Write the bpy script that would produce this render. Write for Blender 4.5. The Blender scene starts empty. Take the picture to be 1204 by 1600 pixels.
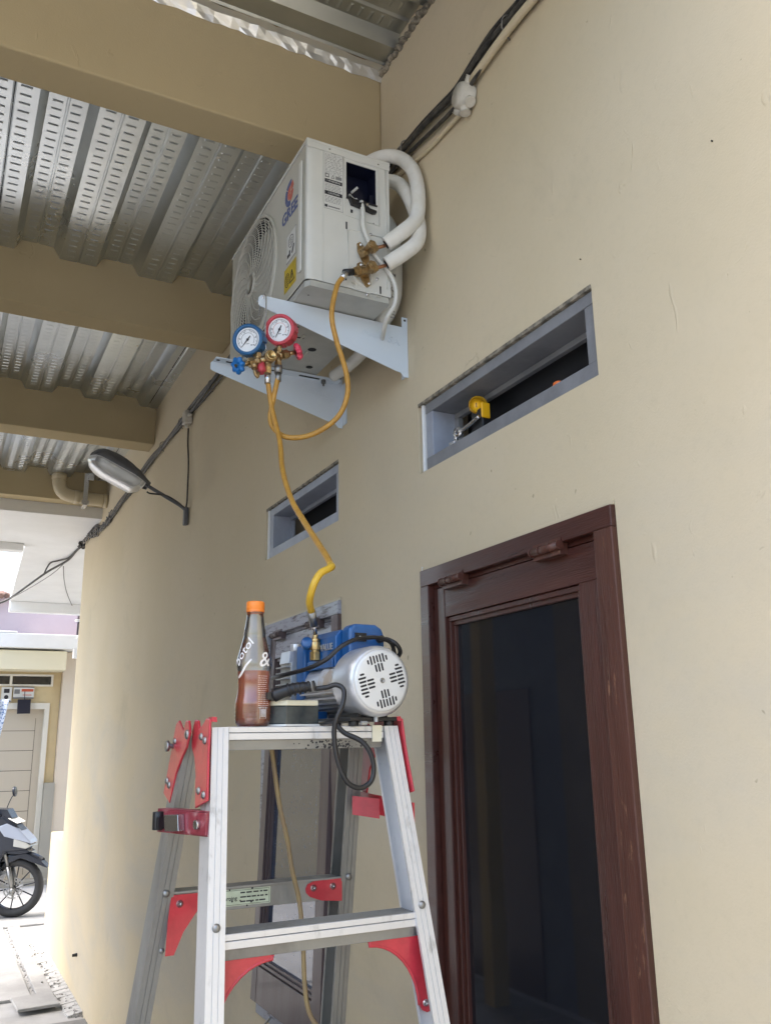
import bpy, math, random
from mathutils import Vector, Matrix
random.seed(7)
R_ = math.radians
scene = bpy.context.scene
COL = scene.collection

# ------------------------------------------------------------------ camera
cam_d = bpy.data.cameras.new("camera"); cam = bpy.data.objects.new("camera", cam_d); COL.objects.link(cam)
a, b, c = 0.47710952, 0.25842287, -0.01577359
fwd = Vector((math.sin(a)*math.cos(b), math.cos(a)*math.cos(b), math.sin(b)))
rg = Vector((math.cos(a), -math.sin(a), 0)); up = rg.cross(fwd)
rg2 = rg*math.cos(c)+up*math.sin(c); up2 = -rg*math.sin(c)+up*math.cos(c)
M = Matrix.Identity(4)
for i in range(3):
    M[i][0] = rg2[i]; M[i][1] = up2[i]; M[i][2] = -fwd[i]
M[0][3], M[1][3], M[2][3] = -1.0883, 0.0, 1.75
cam.matrix_world = M
cam_d.sensor_fit = 'HORIZONTAL'; cam_d.sensor_width = 36; cam_d.lens = 36*1342.7/1204
cam_d.clip_start = 0.05; cam_d.clip_end = 500
scene.camera = cam

# ------------------------------------------------------------------ light
w = bpy.data.worlds.new("World"); scene.world = w; w.use_nodes = True
nt = w.node_tree; nt.nodes.clear()
sky = nt.nodes.new('ShaderNodeTexSky'); sky.sky_type = 'NISHITA'; sky.sun_disc = False
SUN_EL, SUN_AZ = R_(60), R_(-74)
sky.sun_elevation = SUN_EL; sky.sun_rotation = SUN_AZ; sky.air_density = 1.2; sky.dust_density = 4.0; sky.ozone_density = 1.0
bg = nt.nodes.new('ShaderNodeBackground'); bg.inputs[1].default_value = 0.15
hs = nt.nodes.new('ShaderNodeHueSaturation'); hs.inputs['Saturation'].default_value = 1.15
wo = nt.nodes.new('ShaderNodeOutputWorld')
nt.links.new(sky.outputs[0], hs.inputs['Color']); nt.links.new(hs.outputs[0], bg.inputs[0]); nt.links.new(bg.outputs[0], wo.inputs[0])
sd = bpy.data.lights.new("sun", 'SUN'); sd.energy = 1.2; sd.angle = R_(22); sd.color = (1, 1, 1)
so = bpy.data.objects.new("sun", sd); COL.objects.link(so)
sdir = Vector((math.sin(SUN_AZ)*math.cos(SUN_EL), math.cos(SUN_AZ)*math.cos(SUN_EL), math.sin(SUN_EL)))
so.rotation_euler = sdir.to_track_quat('Z', 'Y').to_euler(); so.location = (-8, 1, 12)
scene.view_settings.view_transform = 'Standard'; scene.view_settings.look = 'None'
scene.view_settings.exposure = 1.97; scene.view_settings.gamma = 1
scene.cycles.max_bounces = 10; scene.cycles.diffuse_bounces = 6; scene.cycles.transparent_max_bounces = 12

# ------------------------------------------------------------------ materials
def lnk(nt, a, b): nt.links.new(a, b)
def mat(name, base, rough=.5, metal=0., base2=None, nscale=6., bump=0., bscale=120., stretch=(1,1,1), spec=None,
        trans=0., coat=0., nthr=(.35, .65), rough2=None, detail=6., emit=None):
    m = bpy.data.materials.new(name); m.use_nodes = True; nt = m.node_tree
    p = nt.nodes['Principled BSDF']
    p.inputs['Base Color'].default_value = (*base, 1); p.inputs['Roughness'].default_value = rough; p.inputs['Metallic'].default_value = metal
    if spec is not None: p.inputs['Specular IOR Level'].default_value = spec
    if trans: p.inputs['Transmission Weight'].default_value = trans
    if coat: p.inputs['Coat Weight'].default_value = coat; p.inputs['Coat Roughness'].default_value = .08
    g = nt.nodes.new('ShaderNodeNewGeometry'); mp = nt.nodes.new('ShaderNodeMapping'); mp.inputs['Scale'].default_value = stretch
    lnk(nt, g.outputs['Position'], mp.inputs[0])
    m['out'] = 1
    if base2 is not None or rough2 is not None:
        n = nt.nodes.new('ShaderNodeTexNoise'); n.inputs['Scale'].default_value = nscale; n.inputs['Detail'].default_value = detail; n.inputs['Roughness'].default_value = .62
        lnk(nt, mp.outputs[0], n.inputs['Vector'])
        mr = nt.nodes.new('ShaderNodeMapRange'); mr.inputs[1].default_value = nthr[0]; mr.inputs[2].default_value = nthr[1]; mr.interpolation_type = 'SMOOTHSTEP'
        lnk(nt, n.outputs['Fac'], mr.inputs[0])
        if base2 is not None:
            mx = nt.nodes.new('ShaderNodeMix'); mx.data_type = 'RGBA'
            mx.inputs[6].default_value = (*base, 1); mx.inputs[7].default_value = (*base2, 1)
            lnk(nt, mr.outputs[0], mx.inputs[0]); lnk(nt, mx.outputs[2], p.inputs['Base Color'])
        if rough2 is not None:
            m2 = nt.nodes.new('ShaderNodeMapRange'); m2.inputs[3].default_value = rough; m2.inputs[4].default_value = rough2
            lnk(nt, mr.outputs[0], m2.inputs[0]); lnk(nt, m2.outputs[0], p.inputs['Roughness'])
    if bump:
        n = nt.nodes.new('ShaderNodeTexNoise'); n.inputs['Scale'].default_value = bscale; n.inputs['Detail'].default_value = 4
        lnk(nt, mp.outputs[0], n.inputs['Vector'])
        bp = nt.nodes.new('ShaderNodeBump'); bp.inputs['Strength'].default_value = bump; bp.inputs['Distance'].default_value = .004
        lnk(nt, n.outputs['Fac'], bp.inputs['Height']); lnk(nt, bp.outputs[0], p.inputs['Normal'])
    return m

def wall_paint(name, c1, c2, stain=True):
    m = bpy.data.materials.new(name); m.use_nodes = True; nt = m.node_tree; N = nt.nodes.new; L = nt.links.new
    p = nt.nodes['Principled BSDF']; p.inputs['Roughness'].default_value = .8; p.inputs['Specular IOR Level'].default_value = .12
    g = N('ShaderNodeNewGeometry')
    def noise(sc, st=(1, 1, 1), det=5, rough=.55, dist=0.):
        mp = N('ShaderNodeMapping'); mp.inputs['Scale'].default_value = st; L(g.outputs['Position'], mp.inputs[0])
        n = N('ShaderNodeTexNoise'); n.inputs['Scale'].default_value = sc; n.inputs['Detail'].default_value = det; n.inputs['Roughness'].default_value = rough; n.inputs['Distortion'].default_value = dist
        L(mp.outputs[0], n.inputs['Vector']); return n.outputs['Fac']
    def rng(s, a, b, c=0., d=1.):
        r = N('ShaderNodeMapRange'); r.inputs[1].default_value = a; r.inputs[2].default_value = b; r.inputs[3].default_value = c; r.inputs[4].default_value = d
        r.interpolation_type = 'SMOOTHSTEP'; L(s, r.inputs[0]); return r.outputs[0]
    def mix(f, A, B):
        x = N('ShaderNodeMix'); x.data_type = 'RGBA'
        for s, v in ((6, A), (7, B)):
            if isinstance(v, tuple): x.inputs[s].default_value = (*v, 1)
            else: L(v, x.inputs[s])
        L(f, x.inputs[0]); return x.outputs[2]
    def mul(a_, b_):
        q = N('ShaderNodeMath'); q.operation = 'MULTIPLY'
        for i, v in enumerate((a_, b_)):
            if isinstance(v, float): q.inputs[i].default_value = v
            else: L(v, q.inputs[i])
        return q.outputs[0]
    col = mix(rng(noise(1.3), .35, .65), c1, c2)
    if stain:
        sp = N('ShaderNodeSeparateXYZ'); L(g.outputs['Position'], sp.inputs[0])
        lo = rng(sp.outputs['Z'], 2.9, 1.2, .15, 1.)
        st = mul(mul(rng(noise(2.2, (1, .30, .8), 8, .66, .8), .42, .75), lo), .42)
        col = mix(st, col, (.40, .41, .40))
        sm = mul(rng(noise(2.2, (1, .5, .7), 8, .7, .5), .56, .75), .25)
        col = mix(sm, col, (.30, .27, .20))
        col = mix(mul(rng(noise(48, (1, 1, 1), 4, .7), .45, .75), .10), col, (.40, .35, .25))
        dots = mul(rng(noise(34, (1, 1, 1), 2, .5), .74, .78), .5)
        col = mix(dots, col, (.22, .18, .12))
    L(col, p.inputs['Base Color'])
    # roller texture + patches of raised plaster + hairline cracks
    v = N('ShaderNodeTexVoronoi'); v.feature = 'DISTANCE_TO_EDGE'; v.inputs['Scale'].default_value = .85
    mp = N('ShaderNodeMapping'); L(g.outputs['Position'], mp.inputs[0])
    nz = N('ShaderNodeTexNoise'); nz.inputs['Scale'].default_value = 3; nz.inputs['Detail'].default_value = 8; L(g.outputs['Position'], nz.inputs['Vector'])
    va = N('ShaderNodeVectorMath'); va.operation = 'ADD'; L(mp.outputs[0], va.inputs[0]); L(nz.outputs['Color'], va.inputs[1]); L(va.outputs[0], v.inputs['Vector'])
    ck = mul(rng(v.outputs['Distance'], .0, .005, 1., 0.), rng(noise(1.1), .60, .68))
    v2 = N('ShaderNodeMix'); v2.data_type = 'RGBA'; L(col, v2.inputs[6]); v2.inputs[7].default_value = (.26, .21, .13, 1); L(mul(ck, .22), v2.inputs[0]); L(v2.outputs[2], p.inputs['Base Color'])
    pass
    h1 = mul(noise(210, (1, 1, 1), 4), .16)
    h2 = mul(noise(9, (1, 1, .6), 6), .6)
    h3 = mul(rng(noise(22, (1, 1, .45), 3, .6, 1.), .66, .74), .35)
    ad = N('ShaderNodeMath'); ad.operation = 'ADD'; L(h1, ad.inputs[0]); L(h2, ad.inputs[1])
    ad2 = N('ShaderNodeMath'); ad2.operation = 'ADD'; L(ad.outputs[0], ad2.inputs[0]); L(h3, ad2.inputs[1])
    ad3 = N('ShaderNodeMath'); ad3.operation = 'SUBTRACT'; L(ad2.outputs[0], ad3.inputs[0]); L(mul(ck, .5), ad3.inputs[1])
    bp = N('ShaderNodeBump'); bp.inputs['Strength'].default_value = .5; bp.inputs['Distance'].default_value = .006
    L(ad3.outputs[0], bp.inputs['Height']); L(bp.outputs[0], p.inputs['Normal'])
    return m

def galvanised(name, base, dark, rough=.33, metal=.9):
    m = bpy.data.materials.new(name); m.use_nodes = True; nt = m.node_tree; N = nt.nodes.new; L = nt.links.new
    p = nt.nodes['Principled BSDF']; p.inputs['Metallic'].default_value = metal
    g = N('ShaderNodeNewGeometry')
    v = N('ShaderNodeTexVoronoi'); v.inputs['Scale'].default_value = 110; L(g.outputs['Position'], v.inputs['Vector'])
    n = N('ShaderNodeTexNoise'); n.inputs['Scale'].default_value = 3; n.inputs['Detail'].default_value = 4; n.inputs['Roughness'].default_value = .55; L(g.outputs['Position'], n.inputs['Vector'])
    bw = N('ShaderNodeSeparateColor'); L(v.outputs['Color'], bw.inputs[0])
    ad = N('ShaderNodeMath'); ad.operation = 'MULTIPLY_ADD'; L(bw.outputs[0], ad.inputs[0]); ad.inputs[1].default_value = .0; L(n.outputs['Fac'], ad.inputs[2])
    r = N('ShaderNodeMapRange'); r.inputs[1].default_value = .35; r.inputs[2].default_value = .95; L(ad.outputs[0], r.inputs[0])
    x = N('ShaderNodeMix'); x.data_type = 'RGBA'; x.inputs[6].default_value = (*base, 1); x.inputs[7].default_value = (*dark, 1); L(r.outputs[0], x.inputs[0]); L(x.outputs[2], p.inputs['Base Color'])
    r2 = N('ShaderNodeMapRange'); r2.inputs[3].default_value = rough-.03; r2.inputs[4].default_value = rough+.07; L(r.outputs[0], r2.inputs[0]); L(r2.outputs[0], p.inputs['Roughness'])
    n2 = N('ShaderNodeTexNoise'); n2.inputs['Scale'].default_value = 9; n2.inputs['Detail'].default_value = 3; L(g.outputs['Position'], n2.inputs['Vector'])
    bp = N('ShaderNodeBump'); bp.inputs['Strength'].default_value = .10; bp.inputs['Distance'].default_value = .01; L(n2.outputs['Fac'], bp.inputs['Height']); L(bp.outputs[0], p.inputs['Normal'])
    return m

def wood(name, c1, c2, rough=.35, worn=None, wthr=(.62, .72), wst=(9, 9, 1.6), st=(6, 6, .35)):
    m = mat(name, c1, rough, 0, c2, 5, .25, 60, st, coat=.25, nthr=(.3, .7), rough2=rough+.2)
    if worn:
        nt = m.node_tree; p = nt.nodes['Principled BSDF']; N = nt.nodes.new; L = nt.links.new
        old = p.inputs['Base Color'].links[0].from_socket
        g = N('ShaderNodeNewGeometry'); mp = N('ShaderNodeMapping'); mp.inputs['Scale'].default_value = wst; L(g.outputs['Position'], mp.inputs[0])
        n = N('ShaderNodeTexNoise'); n.inputs['Scale'].default_value = 7; n.inputs['Detail'].default_value = 9; n.inputs['Roughness'].default_value = .72; L(mp.outputs[0], n.inputs['Vector'])
        r = N('ShaderNodeMapRange'); r.inputs[1].default_value = wthr[0]; r.inputs[2].default_value = wthr[1]; L(n.outputs['Fac'], r.inputs[0])
        x = N('ShaderNodeMix'); x.data_type = 'RGBA'; L(old, x.inputs[6]); x.inputs[7].default_value = (*worn, 1); L(r.outputs[0], x.inputs[0]); L(x.outputs[2], p.inputs['Base Color'])
    return m

def clear(name, tint, fac, rough=.04):
    m = bpy.data.materials.new(name); m.use_nodes = True; nt = m.node_tree; nt.nodes.remove(nt.nodes['Principled BSDF']); N = nt.nodes.new; L = nt.links.new
    t = N('ShaderNodeBsdfTransparent'); t.inputs[0].default_value = (*tint, 1)
    g = N('ShaderNodeBsdfGlossy'); g.inputs['Roughness'].default_value = rough; g.inputs[0].default_value = (.9, .9, .9, 1)
    f = N('ShaderNodeFresnel'); f.inputs[0].default_value = 1.5
    q = N('ShaderNodeMath'); q.operation = 'MULTIPLY_ADD'; q.inputs[1].default_value = 1.2; q.inputs[2].default_value = fac; L(f.outputs[0], q.inputs[0])
    x = N('ShaderNodeMixShader'); L(q.outputs[0], x.inputs[0]); L(t.outputs[0], x.inputs[1]); L(g.outputs[0], x.inputs[2])
    L(x.outputs[0], nt.nodes['Material Output'].inputs[0]); return m

MT = {}
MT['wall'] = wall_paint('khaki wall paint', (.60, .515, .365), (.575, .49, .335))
MT['beam'] = wall_paint('shaded khaki wall paint', (.46, .375, .225), (.42, .34, .20), False)  # wall paint again, shade under the deck put into the colour
MT['deck'] = galvanised('galvanised deck', (.64, .68, .70), (.50, .53, .55), .30, .92)
MT['deckold'] = galvanised('dull galvanised deck', (.50, .52, .50), (.28, .29, .26), .36)
MT['foil'] = galvanised('crumpled galvanised edge', (.80, .82, .82), (.55, .56, .56), .3, .8)
MT['grey'] = mat('grey frame paint', (.225, .23, .24), .45, 0, (.17, .175, .185), 8, .15, 90)
MT['grey2'] = mat('pale grey frame paint', (.33, .36, .42), .45, 0, (.27, .29, .34), 8, .15, 90)
MT['grout'] = mat('old mortar', (.33, .29, .22), .9, 0, (.10, .09, .07), 40, .6, 60)
MT['wood'] = wood('red brown varnished wood', (.044, .0125, .009), (.072, .020, .013), .26)
MT['woodh'] = wood('red brown varnished wood across', (.044, .0125, .009), (.072, .020, .013), .26, None, st=(6, .35, 6))
MT['woodw'] = wood('worn red brown wood', (.054, .016, .010), (.090, .029, .017), .32, (.26, .13, .07), (.60, .70))
MT['woodp'] = wood('weathered dusty wood', (.28, .29, .33), (.34, .355, .40), .5, (.06, .045, .045), (.50, .64), (4, 1.5, 9))
MT['woodd'] = wood('dull brown wood', (.055, .034, .033), (.088, .060, .058), .42)
MT['glass'] = mat('dark tinted glass', (.010, .0115, .016), .03, 0, spec=.9)
MT['dustyglass'] = mat('dusty reflective glass', (.035, .050, .085), .05, 0, (.17, .20, .25), 55, 0, spec=1., nthr=(.60, .72), rough2=.2)
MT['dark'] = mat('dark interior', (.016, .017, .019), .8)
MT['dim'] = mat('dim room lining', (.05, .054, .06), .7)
MT['room'] = mat('room plaster', (.10, .10, .10), .9)
MT['ac'] = mat('off white coated steel', (.62, .62, .58), .38, 0, (.58, .58, .535), 5)
MT['acshaded'] = mat('shaded off white coated steel', (.48, .465, .40), .42, 0, (.44, .43, .37), 5)  # same off-white as the cabinet, darkened to carry the front panel's shade
MT['acpan'] = mat('zinc grey white pan', (.46, .46, .42), .4, .15, (.38, .38, .35), 7)
MT['acplastic'] = mat('off white plastic', (.47, .455, .395), .45)
MT['black'] = mat('black plastic', (.013, .013, .014), .38)
MT['rubber'] = mat('black rubber', (.02, .02, .02), .5)
MT['ink'] = mat('black ink', (.02, .02, .025), .6)
MT['inkgrey'] = mat('grey ink', (.16, .16, .16), .6)
MT['navy'] = mat('navy plastic', (.006, .008, .022), .3)
MT['blueink'] = mat('blue ink', (.03, .06, .22), .4)
MT['redink'] = mat('orange red ink', (.50, .09, .04), .4)
MT['yellab'] = mat('yellow label', (.55, .40, .02), .5, 0, (.42, .30, .02), 60)
MT['label'] = mat('white label', (.58, .58, .55), .45)
MT['foam'] = mat('white foam sleeve', (.74, .73, .69), .75, 0, (.68, .66, .60), 20, .3, 90)
MT['whitepipe'] = mat('white drain pipe', (.60, .60, .56), .5)
MT['brass'] = mat('brass', (.46, .33, .17), .34, .9, (.30, .20, .10), 90, .1, 300)
MT['brassg'] = mat('bright brass', (.62, .45, .20), .28, .95, (.45, .32, .15), 90)
MT['copper'] = mat('copper', (.52, .26, .15), .38, .9)
MT['steel'] = mat('bright steel', (.62, .62, .62), .25, .95)
MT['bolt'] = mat('dull steel bolt', (.30, .30, .29), .4, .9)
MT['bracket'] = mat('pale blue white powder coat', (.60, .67, .74), .35, 0, (.57, .64, .71), 4)
MT['hose'] = mat('ochre yellow rubber hose', (.50, .27, .045), .42, 0, (.42, .215, .035), 60, .2, 200)
MT['hosey'] = mat('bright yellow rubber hose', (.66, .42, .035), .42, 0, (.58, .35, .03), 60)
MT['hosed'] = mat('dull yellow tube', (.25, .18, .10), .5, 0, (.30, .22, .10), 40)
MT['bluerub'] = mat('blue rubber boot', (.018, .115, .27), .45, 0, (.015, .09, .22), 60)
MT['redrub'] = mat('red rubber boot', (.55, .06, .085), .42, 0, (.48, .05, .07), 60)
MT['blueknob'] = mat('blue plastic knob', (.01, .14, .42), .35)
MT['redknob'] = mat('pink red plastic knob', (.68, .06, .11), .35)
MT['dial'] = mat('dial card', (.72, .74, .76), .4)
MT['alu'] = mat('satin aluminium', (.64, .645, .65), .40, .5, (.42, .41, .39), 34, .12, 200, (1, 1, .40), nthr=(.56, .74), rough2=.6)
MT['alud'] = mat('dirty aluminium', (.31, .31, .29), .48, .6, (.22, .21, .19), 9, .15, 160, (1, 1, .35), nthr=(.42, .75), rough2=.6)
MT['ladred'] = mat('red painted steel', (.52, .035, .05), .32, 0, (.42, .028, .04), 30, .1, 150, coat=.2)
MT['ladredd'] = mat('worn dark red steel', (.25, .035, .05), .4, 0, (.40, .20, .20), 40, .2, 150, nthr=(.5, .75))
MT['sticker'] = mat('pale green sticker', (.50, .56, .42), .5, 0, (.42, .47, .34), 60)
MT['pumpblue'] = mat('blue enamel', (.012, .10, .29), .33, 0, (.010, .08, .24), 20, .05, 200, coat=.3)
MT['pumpsil'] = mat('silver painted steel', (.60, .61, .62), .34, .6, (.50, .51, .52), 12, .05, 200)
MT['pumpcov'] = mat('light grey fan cover', (.66, .67, .66), .42, .25)
MT['cast'] = mat('cast aluminium', (.48, .49, .48), .45, .7, (.36, .37, .37), 30, .3, 200)
MT['foil2'] = mat('silver brown label', (.45, .37, .28), .4, .2, (.55, .55, .55), 30, nthr=(.4, .55))
MT['cream'] = mat('cream plastic', (.70, .66, .50), .45)
MT['boxblk'] = mat('glossy dark box', (.022, .028, .032), .18, 0, (.05, .06, .06), 18)
MT['cap'] = mat('orange cap', (.85, .24, .03), .4)
MT['pet'] = clear('clear bottle plastic', (.95, .95, .945), .05, .16)
MT['print'] = mat('white bottle print', (.80, .77, .74), .5)
MT['lampgrey'] = mat('dark grey lamp shell', (.11, .112, .12), .5, 0, (.08, .083, .09), 12)
MT['lampglass'] = clear('lamp cover', (.93, .94, .93), .10, .28)
_nt = MT['lampglass'].node_tree; _o = _nt.nodes['Material Output']; _src = _o.inputs[0].links[0].from_socket
_d = _nt.nodes.new('ShaderNodeBsdfTranslucent'); _d.inputs[0].default_value = (.9, .9, .9, 1); _d2 = _nt.nodes.new('ShaderNodeBsdfDiffuse'); _d2.inputs[0].default_value = (.85, .85, .85, 1)
_m1 = _nt.nodes.new('ShaderNodeMixShader'); _m1.inputs[0].default_value = .6; _m2 = _nt.nodes.new('ShaderNodeMixShader'); _m2.inputs[0].default_value = .42
_nt.links.new(_d.outputs[0], _m1.inputs[1]); _nt.links.new(_d2.outputs[0], _m1.inputs[2]); _nt.links.new(_src, _m2.inputs[1]); _nt.links.new(_m1.outputs[0], _m2.inputs[2]); _nt.links.new(_m2.outputs[0], _o.inputs[0])
MT['reflector'] = mat('lamp reflector', (.75, .76, .76), .3, .7)
MT['pipe'] = mat('khaki painted pipe', (.50, .42, .27), .4)
MT['cable'] = mat('black cable', (.022, .021, .02), .5, 0, (.07, .065, .055), 40)
MT['cableg'] = mat('dusty grey cable', (.11, .105, .095), .6, 0, (.20, .19, .17), 30)
MT['conduit'] = mat('painted conduit', (.56, .48, .33), .5)
MT['pvc'] = mat('white plastic box', (.58, .55, .48), .5, 0, (.48, .45, .38), 30)
MT['ground'] = mat('pale concrete', (.40, .40, .395), .85, 0, (.31, .31, .305), 3, .5, 60)
MT['ground2'] = mat('rough concrete edge', (.46, .46, .45), .9, 0, (.25, .25, .24), 22, .9, 60, nthr=(.5, .75))
MT['tile'] = mat('corridor cement', (.20, .20, .195), .6, 0, (.16, .16, .155), 5, .2, 60)
MT['farcream'] = mat('cream yellow facade', (.58, .47, .27), .7, 0, (.54, .43, .25), 3)
MT['farpink'] = mat('pinkish beige pillar', (.62, .53, .42), .7)
MT['farband'] = mat('cream canopy', (.70, .64, .46), .7)
MT['white'] = mat('white render', (.78, .78, .76), .7, 0, (.73, .73, .71), 2)
MT['purple'] = mat('lilac wall', (.50, .41, .42), .7, 0, (.46, .37, .385), 2)
MT['fardoor'] = mat('beige grey door', (.48, .42, .33), .5)
MT['farframe'] = mat('cream door frame', (.66, .63, .55), .5)
MT['rooftile'] = mat('brown roof tile', (.22, .12, .08), .8, 0, (.12, .07, .05), 20)
MT['tyre'] = mat('tyre', (.025, .025, .026), .6)
MT['bikeblack'] = mat('dark bike plastic', (.02, .024, .035), .25)
MT['bikesilver'] = mat('silver blue bike panel', (.38, .42, .50), .25, .3)
MT['lens'] = mat('headlight lens', (.45, .45, .42), .1, .3)
MT['opp'] = mat('grey unseen wall', (.19, .22, .27), .8, 0, (.15, .175, .22), 2)
MT['opp2'] = mat('khaki unseen wall', (.27, .235, .165), .8, 0, (.22, .19, .13), 2)
MT['plinth'] = mat('grey beige plinth', (.33, .31, .26), .8)
MT['cloth'] = mat('blue white cloth', (.62, .68, .76), .8, 0, (.10, .18, .36), 40, nthr=(.5, .6))
MT['orange'] = mat('orange plastic', (.70, .16, .03), .4)
MT['yelplastic'] = mat('yellow plastic', (.80, .42, .01), .35)
MT['debris'] = mat('loose grit', (.36, .36, .35), .9, 0, (.20, .20, .19), 40)

def tea():
    m = mat('tea', (.78, .33, .20), .12, 0, spec=.5)
    p = m.node_tree.nodes['Principled BSDF']; p.inputs['Transmission Weight'].default_value = .35
    p.inputs['Subsurface Weight'].default_value = .5; p.inputs['Subsurface Radius'].default_value = (.04, .012, .006); p.inputs['Subsurface Scale'].default_value = .5
    return m
MT['tea'] = tea()
_nt = MT['tea'].node_tree; _t = _nt.nodes.new('ShaderNodeBsdfTransparent'); _t.inputs[0].default_value = (.86, .40, .27, 1); _x = _nt.nodes.new('ShaderNodeMixShader'); _x.inputs[0].default_value = .42
_nt.links.new(_nt.nodes['Principled BSDF'].outputs[0], _x.inputs[1]); _nt.links.new(_t.outputs[0], _x.inputs[2]); _nt.links.new(_x.outputs[0], _nt.nodes['Material Output'].inputs[0])

# ------------------------------------------------------------------ mesh helpers
def V(*p): return Vector(p)
def frame(o, r, u):
    r = Vector(r).normalized(); u = Vector(u); u = (u-r*u.dot(r)).normalized(); n = r.cross(u)
    m = Matrix.Identity(4)
    for i in range(3): m[i][0] = r[i]; m[i][1] = u[i]; m[i][2] = n[i]; m[i][3] = o[i]
    return m
def axisframe(p, ax):
    ax = Vector(ax).normalized(); r = Vector((0, 0, 1)).cross(ax)
    if r.length < 1e-4: r = Vector((1, 0, 0))
    r.normalize(); u = ax.cross(r)
    m = Matrix.Identity(4)
    for i in range(3): m[i][0] = r[i]; m[i][1] = u[i]; m[i][2] = ax[i]; m[i][3] = p[i]
    return m
def spline(pts, k=6):
    P = [Vector(p) for p in pts]; P = [P[0]*2-P[1]]+P+[P[-1]*2-P[-2]]; out = []
    for i in range(1, len(P)-2):
        for j in range(k):
            t = j/k; a_, b_, c_, d_ = P[i-1], P[i], P[i+1], P[i+2]
            out.append(.5*((2*b_)+(-a_+c_)*t+(2*a_-5*b_+4*c_-d_)*t*t+(-a_+3*b_-3*c_+d_)*t**3))
    out.append(P[-2]); return out

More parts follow.
